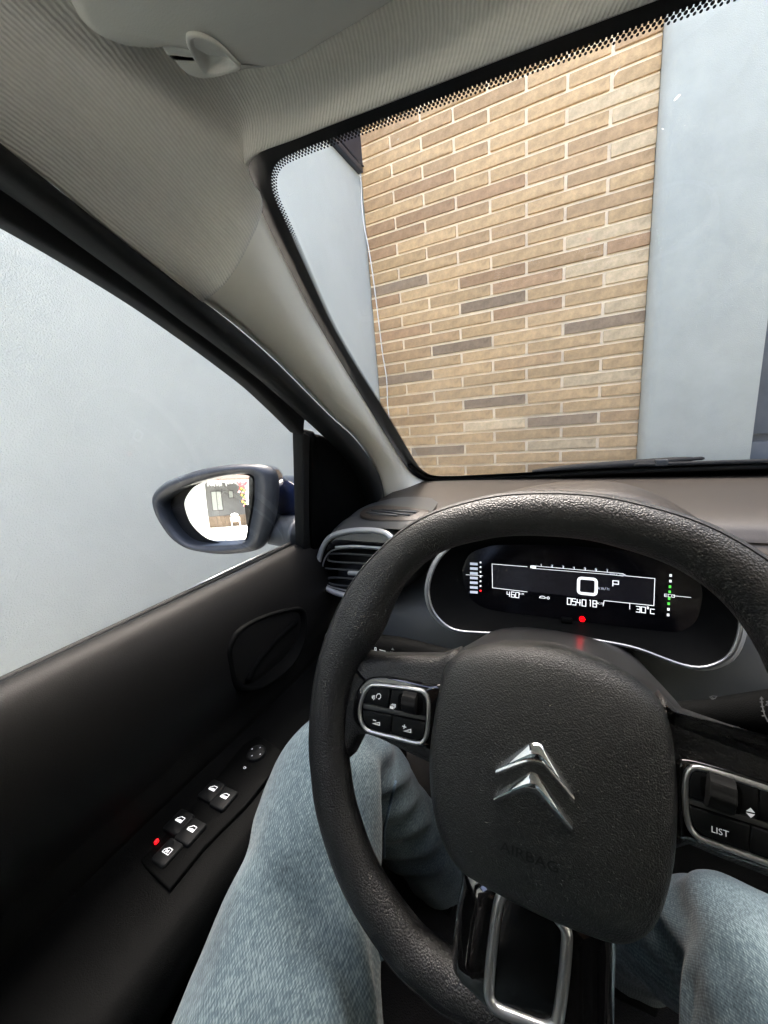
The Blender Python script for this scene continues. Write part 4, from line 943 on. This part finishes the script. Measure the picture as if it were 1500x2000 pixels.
def wpath(pts, h, n=4, closed=True): return [tuple(p[:2]) for p in cr([V((*w2(x, y, h), 0)) for x, y in pts], n, closed)]
# spokes
lsp = [(628, 1240), (660, 1262), (692, 1277), (725, 1284), (790, 1285), (850, 1286), (900, 1290), (900, 1520), (850, 1503), (800, 1480), (755, 1457), (715, 1441), (695, 1442), (683, 1465), (660, 1500), (626, 1480)]
WF.plate('left_spoke', wpath(lsp, 0.001, 3), LEA, whl, h=0.001, t=0.024, bev=0.007, auto=None, back=True)
rsp = [(1290, 1380), (1330, 1398), (1400, 1424), (1470, 1448), (1540, 1470), (1580, 1466), (1620, 1440), (1660, 1480), (1680, 1560), (1690, 1680), (1660, 1740), (1610, 1760), (1540, 1740), (1480, 1716), (1400, 1684), (1350, 1662), (1300, 1650)]
WF.plate('right_spoke', wpath(rsp, -0.002, 3), LEA, whl, h=-0.002, t=0.022, bev=0.007, auto=None, back=True)
# airbag cover
bag = [(890, 1278), (918, 1266), (960, 1258), (1010, 1256), (1080, 1262), (1150, 1283), (1220, 1313), (1275, 1353), (1300, 1390), (1312, 1440), (1319, 1510), (1321, 1570), (1317, 1650), (1304, 1725), (1284, 1782), (1256, 1812), (1225, 1824), (1190, 1821), (1130, 1801), (1060, 1772), (990, 1738), (940, 1710), (906, 1688), (878, 1652), (857, 1600), (845, 1540), (842, 1480), (847, 1420), (860, 1345), (872, 1300)]
bp = wpath(bag, -0.004, 4)
bagc = WF.pillow('airbag_cover', bp, [(0.93, -0.05), (0.965, -0.035), (0.99, -0.018), (1.0, -0.006), (0.993, 0.0015), (0.97, 0.0065), (0.93, 0.0100), (0.86, 0.0128), (0.75, 0.0150), (0.6, 0.0168), (0.4, 0.0182), (0.2, 0.0188), (0.04, 0.0190)], BAG, whl); bagc['label'] = 'black grained airbag cover'
# chevron emblem: two chrome chevrons with a ridge
def chevron(up, ridge, lo):
    HB_ = 0.0178
    a = [WF.p(*w2(x, y, HB_), HB_) for x, y in up]; c = [WF.p(*w2(x, y, HB_), HB_) for x, y in lo]; b = [WF.p(*w2(x, y, HB_+.0045), HB_+.0045) for x, y in ridge]
    a, b, c = [resample(cr(q, 5), 40) for q in (a, b, c)]
    lowa = [p-WF.n*0.003 for p in a]; lowc = [p-WF.n*0.003 for p in c]
    a2 = [p.lerp(q, .10)+WF.n*.0012 for p, q in zip(a, b)]; c2 = [p.lerp(q, .10)+WF.n*.0012 for p, q in zip(c, b)]
    rows = [lowa, a, a2, [p.lerp(q, .93) for p, q in zip(a2, b)], b, [p.lerp(q, .93) for p, q in zip(c2, b)], c2, c, lowc]
    v, f = gridvf(rows); n = 40
    f.append(tuple(k*n for k in range(len(rows)))); f.append(tuple(k*n+n-1 for k in range(len(rows)))[::-1])
    return fixn(mesh('chevron', v, f, CHR, whl, True, None, 60))
chevron([(967.5, 1496), (1024, 1456), (1039, 1449), (1053, 1450), (1066, 1462), (1124, 1548)], [(968, 1504), (1022, 1478), (1040, 1472), (1053, 1474), (1065, 1485), (1122, 1557)], [(967.5, 1516), (1024, 1494), (1041, 1491), (1053, 1494), (1064, 1502), (1121, 1570)])
chevron([(964, 1549), (1020, 1515), (1034, 1506), (1047, 1507), (1059, 1520), (1120, 1607)], [(964, 1559), (1016, 1535), (1034, 1530), (1046, 1532), (1059, 1545), (1118, 1617)], [(964, 1571), (1018, 1549), (1036, 1547), (1049, 1552), (1066, 1574), (1118, 1631)])
# AIRBAG moulded into the cover
tv, tf = text_mesh('AIRBAG', 0.0097)
a, b = w2(1033, 1672, .0165)
off = 0.0
def bagh(x, y):                                   # height of the cover skin in the wheel frame
    return None
dg = bpy.context.evaluated_depsgraph_get()
bvh_bag = BVHTree.FromPolygons([v_.co+(ORG[bagc]-C) for v_ in bagc.data.vertices], [tuple(p.vertices) for p in bagc.data.polygons])
tvv = []
for q in tv:
    p = WF.p(a+q.x*1.02, b+q.y*0.9, .05); h = bvh_bag.ray_cast(p, -WF.n)
    tvv.append((h[0] if h[0] else p)+WF.n*0.00025)
mesh('airbag_lettering', tvv, tf, M('lettering_black', (0.008, 0.008, 0.008), 0.35), whl, False)
# button pods
def pod(outl, ringp, h, name):
    WF.plate('pod_panel', wpath(outl, h, 3), PIANO, whl, h=h, t=0.010, bev=0.003, auto=None)
    p = wpath(ringp, h+.002, 4); tube('pod_ring', [WF.p(x, y, h+.002) for x, y in p], 0.0017, SILV, whl, 8, True)
pod([(711, 1329), (726, 1322), (760, 1322), (800, 1328), (840, 1336), (866, 1342), (860, 1400), (854, 1470), (842, 1468), (800, 1456), (750, 1441), (712, 1431), (695, 1419), (686, 1400), (688, 1372), (697, 1345)],
    [(733, 1337.5), (722, 1341), (713, 1351), (706, 1370), (703, 1388), (704.5, 1405), (712, 1420), (725, 1429), (770, 1440), (815, 1451), (828, 1446), (834, 1432), (836.5, 1400), (836.5, 1370), (829, 1354), (818, 1348), (780, 1342)], 0.003, 'l')
hbn = 0.0062
def btn(pts, n=1): return WF.plate('button', [w2(x, y, hbn) for x, y in pts], BTN, whl, h=hbn, t=0.006, bev=0.0009)
btn([(733, 1341), (722, 1345), (715, 1354), (709, 1372), (758, 1384), (762.5, 1346)])
btn([(764, 1346), (818, 1353), (827, 1359), (831.5, 1372), (831.5, 1399), (759.5, 1385)])
btn([(708, 1387), (708.5, 1402), (714, 1415), (727, 1424), (762, 1433), (765, 1398)])
btn([(766.5, 1398), (830.5, 1411), (829.5, 1430), (824, 1442), (814, 1446), (763.5, 1434)])
WF.plate('button_divider', [w2(x, y, hbn) for x, y in ((707.5, 1375), (831, 1401), (830.5, 1409), (707.5, 1385))], GREYP, whl, h=hbn-0.0012, t=0.003, bev=0.0004)
def roller(box_px, cyl):
    pts = [tuple(q) for q in wpath(box_px, hbn+.0005, 3)]
    WF.plate('roller_surround', pts, DARK, whl, h=hbn+.0006, t=0.003, bev=0.0005, auto=None)
    (x0, y0), (x1, y1), rad = cyl
    a = WF.p(*w2(x0, y0, hbn+.001), hbn-.001); b = WF.p(*w2(x1, y1, hbn+.001), hbn-.001)
    rows = []
    ax = (b-a).normalized(); u_ = WF.n; w_ = ax.cross(u_)
    for t, k in ((0, .75), (.06, 1), (.94, 1), (1, .75)):
        c = a.lerp(b, t); row = []
        for j in range(36):
            th_ = 2*math.pi*j/36; rr_ = rad*k*(1.0 if j % 4 < 2 else 0.93); row.append(c+u_*math.cos(th_)*rr_*0.8+w_*math.sin(th_)*rr_)
        rows.append(row)
    loft('roller', rows, RUB, whl, cu=True, caps=True, auto=30)
roller([(781, 1354), (812, 1356), (824, 1362), (826, 1376), (823, 1394), (812, 1396), (782, 1388), (777, 1376)], ((786, 1370), (815, 1376), 0.0082))
def icon(fr_pts, w=0.0006, mat=WHITEP): WF.strokes('button_symbol', [[w2(x, y, hbn+.0003) for x, y in l] for l in fr_pts], w, mat, whl, h=hbn+.0003)
def c6(pts): return [(660+x/6.818, 1300+y/6.818) for x, y in pts]
icon([c6([(510, 430), (512, 400), (530, 378), (555, 375), (570, 395), (568, 425), (550, 445), (535, 440)]), c6([(490, 395), (482, 420), (490, 448)]), c6([(475, 395), (466, 425), (476, 458)]), c6([(460, 400), (455, 420), (460, 440)])])
icon([c6([(465, 772), (555, 795), (555, 758), (465, 772)]), c6([(465, 722), (508, 735)])], 0.0007)
icon([c6([(880, 872), (970, 890), (970, 850), (880, 872)]), c6([(855, 805), (910, 822)]), c6([(887, 785), (878, 842)])], 0.0007)
WF.polys('button_symbol', [[w2(x, y, hbn+.0003) for x, y in c6([(692, 535), (742, 545), (738, 582), (690, 570)])]], WHITEP, whl, h=hbn+.0003)
icon([c6([(705, 522), (755, 532), (750, 570)]), c6([(718, 512), (768, 520), (765, 560)])], 0.0005)
pod([(1322, 1488), (1345, 1484), (1400, 1497), (1500, 1527), (1590, 1555), (1606, 1590), (1612, 1700), (1598, 1730), (1500, 1703), (1400, 1668), (1350, 1646), (1326, 1640), (1318, 1600), (1316, 1520)],
    [(1360, 1499), (1346, 1505), (1339.5, 1522), (1338, 1560), (1342, 1598), (1350, 1620), (1366, 1636), (1400, 1649), (1500, 1685), (1570, 1712), (1590, 1700), (1592, 1600), (1578, 1568), (1500, 1541), (1430, 1518), (1385, 1504)], 0.0, 'r')
hbn = 0.0035
btn([(1360, 1504), (1351, 1509), (1346, 1522), (1345, 1558), (1484, 1601), (1482, 1540), (1385, 1509)])
btn([(1484, 1541), (1570, 1568), (1584, 1600), (1584, 1632), (1485, 1602)])
btn([(1345, 1575), (1349, 1598), (1356, 1616), (1370, 1630), (1400, 1643), (1464, 1666), (1466, 1613)])
btn([(1468, 1614), (1584, 1652), (1584, 1695), (1570, 1705), (1466, 1667)])
WF.plate('button_divider', [w2(x, y, hbn) for x, y in ((1345, 1561), (1584, 1636), (1584, 1649), (1345, 1572))], GREYP, whl, h=hbn-0.0012, t=0.003, bev=0.0004)
roller([(1376, 1515), (1434, 1530), (1447, 1540), (1451, 1560), (1448, 1585), (1436, 1590), (1380, 1566), (1369, 1548), (1368, 1526)], ((1378, 1540), (1436, 1560), 0.0098))
WF.polys('button_symbol', [[w2(x, y, hbn+.0003) for x, y in ((1457, 1584), (1466, 1577.5), (1475, 1588))], [w2(x, y, hbn+.0003) for x, y in ((1457, 1587), (1475, 1591), (1466.5, 1598))]], WHITEP, whl, h=hbn+.0003)
tv, tf = text_mesh('LIST', 0.0046); a, b = w2(1406, 1625, hbn+.0003)
mesh('button_lettering', [WF.p(a+q.x*.95, b+q.y-0.02*q.x, hbn+.0003) for q in tv], tf, WHITEP, whl, False)
# lower spoke: gloss black with a chrome loop
ls_ = [(905, 1680), (898, 1725), (887, 1780), (879, 1850), (876, 1895), (886, 1928), (915, 1965), (960, 2010), (1020, 2060), (1190, 2100), (1203, 2040), (1205, 1960), (1208, 1840), (1208, 1800), (1100, 1740), (1000, 1690)]
LS = Frame(WF.p(0, -.115, .001), WF.ex, WF.ey-WF.n*0.22)   # leans out over the rim at its foot
def lpath(pts, h, n=3, closed=True): return [tuple(p[:2]) for p in cr([V((*LS.px(x, y, h), 0)) for x, y in pts], n, closed)]
LS.pillow('lower_spoke', lpath(ls_, 0), [(0.97, -0.026), (1.0, -0.014), (0.995, -0.008), (0.97, -0.003), (0.92, 0.0005), (0.82, 0.0032), (0.65, 0.0050), (0.4, 0.0058), (0.05, 0.0060)], PIANO, whl)
lo_ = [(990, 1722), (984, 1740), (973, 1768), (963, 1840), (956, 1915), (957, 1948), (972, 1970), (1010, 1986), (1058, 2004), (1080, 2004), (1090, 1988), (1099, 1930), (1106, 1860), (1106, 1818), (1088, 1790), (1078, 1775)]
tube('chrome_loop', [LS.p(x, y, .0062) for x, y in lpath(lo_, .0062, 5, False)], 0.0034, SILV, whl, 10)
LS.plate('loop_insert', lpath([(990, 1722), (975, 1768), (966, 1840), (959, 1915), (962, 1948), (1010, 1984), (1070, 2002), (1086, 1990), (1095, 1930), (1102, 1860), (1100, 1815), (1078, 1775)], .0066), M('insert_black', (0.004, 0.0045, 0.0045), 0.2), whl, h=.0066, t=.004, bev=.001)
# ---- column shroud and stalks
rows = []
for y, k, dz in ((.262, .30, -.012), (.268, .80, -.004), (.285, .96, 0), (.33, 1, 0), (.42, 1.02, .0), (.54, 1.06, .0)):
    row = []
    for j in range(33):
        a = math.pi*2*j/32; cx = -.013; c_, s_ = math.cos(a), math.sin(a)
        row.append(V((cx+0.100*k*math.copysign(abs(c_)**.75, c_), y, -.243+dz-0.47*(y-.285)+(0.058 if s_ > 0 else .075)*k*math.copysign(abs(s_)**.8, s_)-0.10*(y-.33)*0)))
    rows.append(row)
shr = loft('column_shroud', [list(r) for r in zip(*[cr(list(c), 3) for c in zip(*rows)])], M('shroud_plastic', (0.012, 0.012, 0.012), 0.3, bump=(1500, 0.15, 0.0002)), car); shr['label'] = 'black steering column shroud'
def stalk(name, pts, rad, lab):
    o = tube(name, cr(pts, 4), rad, DARK, car, 14, flat=0.75); o['label'] = lab; return o
rs0 = [atY(x, y, k) for x, y, k in ((1325, 1395, .345), (1380, 1398, .34), (1440, 1396, .335), (1500, 1394, .33), (1560, 1394, .325), (1600, 1394, .325))]
wst = stalk('wiper_stalk', rs0, [0.010+0.007*min(1, k/14) for k in range(21)], 'black wiper stalk to the right of the wheel')
FR = Frame(atY(1470, 1370, .318), V((1, -.05, 0)), V((0, .3, 1)))
ss = lambda *p: [FR.px(x, y) for x, y in p]
FR.strokes('stalk_symbol', [ss((1386, 1361), (1391, 1366), (1397, 1364), (1400, 1360), (1392, 1359), (1386, 1361)), ss((1389, 1360), (1394, 1366))], 0.0005, DIMP, wst)
FR.strokes('stalk_scale', [ss((1487, 1362), (1489, 1380), (1493, 1395), (1500, 1410))]+[ss((1484+k*1.3, 1371+k*9), (1491+k*1.4, 1371+k*9)) for k in range(4)], 0.0007, DIMP, wst); FR.polys('stalk_arrow', [ss((1483, 1366), (1487, 1360), (1492, 1366))], DIMP, wst)
seg2 = FR.strokes('stalk_number', [ss((1496, 1371), (1499, 1370), (1500, 1373), (1496, 1377), (1500, 1377))], 0.0006, DIMP, wst)
li0 = [atY(x, y, k) for x, y, k in ((905, 1292, .345), (850, 1282, .34), (800, 1274, .335), (750, 1268, .33), (715, 1264, .325), (690, 1262, .325))]
lst = stalk('light_stalk', li0, [0.009+0.0065*min(1, k/10) for k in range(21)], 'black light stalk left of the wheel')
FL = Frame(atY(755, 1266, .312), V((1, .05, 0)), V((0, .3, 1)))
s3 = lambda *p: [FL.px(x, y) for x, y in p]
FL.strokes('stalk_symbol', [[(q[0], q[1]) for q in s3((732, 1265), (734.5, 1265), (735, 1270), (732, 1270), (732, 1265))], s3((741, 1269), (753, 1272))], 0.0008, WHITEP, lst)
FL.polys('stalk_arrow', [s3((764, 1269), (767, 1265), (770, 1270))], DIMP, lst)
FL.strokes('lamp_symbol', [s3((763, 1278), (763, 1272)), s3((765, 1273), (770, 1275), (770, 1278), (765, 1279))], 0.0006, DIMP, lst)

# ================================================================== driver seat
rows = []
for y, zc in ((-.42, -.60), (-.36, -.575), (-.2, -.575), (0, -.575), (.1, -.572), (.16, -.59), (.18, -.66), (.17, -.75)):
    rows.append([V((-.02+x, y, zc+0.055*(abs(x)/.25)**3)) for x in [-.25+k*.025 for k in range(21)]])
seat = loft('driver_seat', rows, SEATF, car); seat['label'] = 'dark cloth driver seat cushion'
seat.modifiers.new('thick', 'SOLIDIFY').thickness = -0.05 if seat.data.polygons[0].normal.z > 0 else 0.05
rows = []
for z, y in ((-.60, -.40), (-.45, -.42), (-.2, -.47), (.0, -.51), (.04, -.53)):
    rows.append([V((-.02+x, y+0.05*(abs(x)/.24)**3, z)) for x in [-.24+k*.024 for k in range(21)]])
bk = loft('seat_backrest', rows, SEATF, seat); bk.modifiers.new('thick', 'SOLIDIFY').thickness = 0.08

seat2 = loft('passenger_seat', [[mx(V((-.02+x, y, z+0.055*(abs(x)/.25)**3))) for x in [-.25+k*.025 for k in range(21)]] for y, z in ((-.42, -.60), (-.36, -.575), (-.2, -.575), (.1, -.572), (.16, -.59), (.18, -.66), (.17, -.75))], SEATF, car); seat2['label'] = 'dark cloth passenger seat'
bk2 = loft('seat_backrest', [[mx(p) for p in r] for r in rows], SEATF, seat2); bk2.modifiers.new('thick', 'SOLIDIFY').thickness = 0.08
# ================================================================== the driver: legs in blue jeans
person = thing('person', 'driver seated behind the wheel in light blue jeans, only the legs in view', 'person', (-.05, -.15, -.57))
def legpts(pts): return pts
bm = bmesh.new()
def limb(pts, n=40):
    P = cr([V(p[:3]) for p in pts], 8); r1 = cr([V((p[3], p[4], 0)) for p in pts], 8)
    rows = []; m = len(P)
    for i, p in enumerate(P):
        t = (P[min(i+1, m-1)]-P[max(i-1, 0)]).normalized(); a = t.cross(V((0, 0, 1))).normalized(); b = a.cross(t)
        rows.append([p+a*math.cos(2*math.pi*k/n)*r1[i].x+b*math.sin(2*math.pi*k/n)*r1[i].y for k in range(n)])
    v, f = gridvf(rows, cu=True); f.append(tuple(range(n))[::-1]); f.append(tuple(range(len(v)-n, len(v))))
    vs_ = [bm.verts.new(q) for q in v]
    for q in f: bm.faces.new([vs_[i] for i in q])
limb([(-.115, -.27, -.490, .095, .088), (-.135, -.15, -.488, .094, .086), (-.160, 0, -.484, .095, .083), (-.186, .10, -.474, .089, .079), (-.225, .20, -.455, .077, .073), (-.258, .285, -.432, .070, .066), (-.276, .335, -.428, .062, .060), (-.278, .372, -.462, .062, .058), (-.268, .42, -.56, .064, .060), (-.248, .47, -.68, .062, .060), (-.225, .52, -.80, .060, .058), (-.215, .545, -.875, .060, .058)])
limb([(.055, -.27, -.490, .095, .088), (.068, -.15, -.488, .094, .086), (.094, 0, -.488, .090, .083), (.122, .10, -.495, .086, .078), (.150, .20, -.505, .080, .073), (.170, .29, -.512, .073, .068), (.176, .345, -.520, .066, .062), (.165, .385, -.555, .064, .060), (.145, .43, -.63, .064, .060), (.125, .48, -.71, .062, .060), (.11, .53, -.82, .060, .058), (.105, .55, -.875, .060, .058)])
limb([(-.03, -.34, -.42, .15, .08), (-.03, -.30, -.45, .165, .105), (-.03, -.24, -.47, .165, .10), (-.03, -.17, -.49, .13, .085), (-.03, -.13, -.50, .08, .06)])
bmesh.ops.recalc_face_normals(bm, faces=bm.faces)
me = bpy.data.meshes.new('trousers'); bm.to_mesh(me); bm.free()
tmp = bpy.data.objects.new('tmp', me); COL.objects.link(tmp)
rmd = tmp.modifiers.new('r', 'REMESH'); rmd.mode = 'VOXEL'; rmd.voxel_size = 0.0055
smd = tmp.modifiers.new('s', 'SMOOTH'); smd.iterations = 6; smd.factor = 0.5
me2 = bpy.data.meshes.new_from_object(tmp.evaluated_get(bpy.context.evaluated_depsgraph_get()))
bpy.data.objects.remove(tmp)
def fold(p):
    # cloth folds: long drags from the crotch, bunching behind the knee, fine crumple
    d = 0.0
    s = (p.x*0.86-p.y*0.30)                       # across the thigh
    d += 0.006*math.sin(75*s+14*p.y)*max(0, min(1, (0.26-p.y)/0.2))*max(0, min(1, (p.x+.235)/.08)) if p.x < -0.02 else 0.0030*math.sin(85*(p.x*.9-.2*p.y)+10*p.y)
    d += 0.007*noise.noise(V((p.x*13, p.y*5, p.z*10)))+0.0026*noise.noise(V((p.x*40, p.y*22, p.z*30)))
    kn = math.exp(-((p.y-.40)/.06)**2)
    d += 0.0035*kn*math.sin(120*(p.z+.5*p.y))
    return d
CRS = [([(640, 1560), (690, 1660), (735, 1800), (752, 1900)], .007, .009), ([(560, 1760), (640, 1850), (700, 1960), (730, 2060)], .006, .011), ([(600, 1640), (665, 1760), (715, 1900)], -.004, .008), ([(470, 1640), (520, 1760), (600, 1900), (640, 2020)], .0035, .014), ([(1350, 1780), (1380, 1880), (1400, 2010)], .007, .010), ([(1440, 1790), (1450, 1900), (1470, 2020)], .005, .012)]
CRS = [([atZ(x, y, -.41).to_2d() for x, y in p], a, w) for p, a, w in CRS]
def crease(p):
    d = 0.0
    if p.z < -.50: return 0.0
    q = p.to_2d()
    for pts_, a, w in CRS:
        m_ = 9.0
        for u0, u1 in zip(pts_, pts_[1:]):
            e = u1-u0; t = max(0, min(1, (q-u0).dot(e)/e.length_squared)); m_ = min(m_, (u0+e*t-q).length)
        if m_ < 3*w: d -= a*math.exp(-(m_/w)**2)
    return d
nrm = [v.normal.copy() for v in me2.vertices]
for v, n_ in zip(me2.vertices, nrm): v.co += n_*(fold(v.co)+crease(v.co))
vv = [v.co.copy() for v in me2.vertices]; ff = [tuple(p.vertices) for p in me2.polygons]; bpy.data.meshes.remove(me2)
tro = mesh('trousers', vv, ff, JEAN, person); tro['label'] = 'light blue denim jeans'
bvh = BVHTree.FromPolygons(vv, ff)
def hit(x, y):
    h = bvh.ray_cast(V((0, 0, 0)), ray(x, y).normalized()); return (h[0], h[1]) if h[0] else None
def seamstrip(pts, r, mat, nm, flat=0.35):
    q = [hit(x, y) for x, y in pts]; q = [a[0]+a[1]*0.0007 for a in q if a]
    if len(q) > 2: return tube(nm, cr(q, 3), r, mat, tro, 8)
def lin(a, b, n): return [(a[0]+(b[0]-a[0])*k/n, a[1]+(b[1]-a[1])*k/n) for k in range(n+1)]
seamstrip(lin((733, 1800), (750, 1900), 6)+lin((752, 1916), (760, 2030), 6), 0.0038, SEAM, 'inner_seam')
seamstrip(lin((772, 1525), (752, 1610), 6)+lin((750, 1625), (752, 1720), 6), 0.0022, SEAM, 'shin_seam')
def remeshed(build, vox, nm, mat):
    global bm
    bm = bmesh.new(); build(); bmesh.ops.recalc_face_normals(bm, faces=bm.faces)
    me = bpy.data.meshes.new(nm); bm.to_mesh(me); bm.free(); tp = bpy.data.objects.new('tmp', me); COL.objects.link(tp)
    q = tp.modifiers.new('r', 'REMESH'); q.mode = 'VOXEL'; q.voxel_size = vox
    q = tp.modifiers.new('s', 'SMOOTH'); q.iterations = 4
    m2 = bpy.data.meshes.new_from_object(tp.evaluated_get(bpy.context.evaluated_depsgraph_get())); bpy.data.objects.remove(tp)
    v = [w.co.copy() for w in m2.vertices]; f = [tuple(p.vertices) for p in m2.polygons]; bpy.data.meshes.remove(m2)
    return mesh(nm, v, f, mat, person)
def b_shirt():
    limb([(-.03, -.345, -.46, .165, .115), (-.03, -.355, -.36, .165, .115), (-.02, -.375, -.22, .170, .110), (-.01, -.39, -.10, .185, .105), (0, -.395, -.035, .165, .085), (0, -.39, .005, .075, .06)], 32)
    for sx in (-1, 1):
        limb([(sx*.15, -.39, -.055, .062, .062), (sx*.215, -.385, -.10, .058, .06), (sx*.245, -.355, -.22, .050, .05), (sx*.245, -.325, -.325, .047, .047), (sx*.20, -.27, -.315, .044, .044), (sx*.135, -.20, -.22, .038, .038), (sx*.095, -.165, -.16, .034, .034)], 20)
def b_body():
    limb([(0, -.39, -.02, .055, .055), (0, -.385, .04, .052, .055), (0, -.365, .075, .060, .075), (0, -.355, .13, .073, .095), (0, -.362, .18, .072, .094), (0, -.372, .222, .050, .066), (0, -.376, .238, .02, .03)], 24)
    limb([(0, -.268, .118, .010, .010), (0, -.250, .105, .014, .012)], 10)
    for sx in (-1, 1):
        limb([(sx*.10, -.17, -.168, .026, .022), (sx*.078, -.148, -.135, .026, .020), (sx*.066, -.128, -.105, .034, .014), (sx*.062, -.118, -.075, .036, .013)], 14)
        for k, (o, l) in enumerate(((-.026, .055), (-.009, .066), (.009, .062), (.026, .048))):
            x = sx*(.062)+o; limb([(x, -.118, -.076, .0088, .0088), (x*.96, -.116, -.076+l*.45, .0084, .0084), (x*.8, -.112, -.076+l*.8, .0078, .0078), (x*.6, -.11, -.076+l, .0065, .0065)], 8)
        limb([(sx*.055, -.122, -.115, .0105, .0105), (sx*.030, -.108, -.098, .0098, .0098), (sx*.014, -.10, -.075, .008, .008)], 8)
SHIRT = M('dark_shirt', (0.02, 0.02, 0.022), 0.95, bump=(300, .4, .001)); SKIN = M('skin', (0.45, 0.27, 0.19), 0.55, bump=(200, .1, .0005)); HAIR = M('hair', (0.015, 0.01, 0.008), 0.6)
remeshed(b_shirt, 0.009, 'shirt', SHIRT)['label'] = 'dark shirt'
remeshed(b_body, 0.0045, 'body', SKIN)
rows = [[V((math.cos(a)*.080*k, -.375+math.sin(a)*.100*k*(1 if math.sin(a) < 0 else .85), z)) for a in [2*math.pi*q/20 for q in range(20)]] for z, k in ((.13, .99), (.17, 1.02), (.205, .92), (.232, .66), (.246, .2))]
loft('hair', rows, HAIR, person, cu=True)
for s_, (hx, hz) in ((-1, (-.215, -.9)), (1, (.105, -.9))):
    rows = []
    for y, w, h in ((.50, .03, .02), (.52, .042, .05), (.58, .048, .06), (.66, .05, .045), (.72, .045, .032), (.75, .02, .02)):
        rows.append([V((hx+math.cos(a)*w, y, -.925+h+math.sin(a)*h)) for a in [2*math.pi*k/16 for k in range(16)]])
    loft('shoe', rows, RUB, person, cu=True, caps=True)
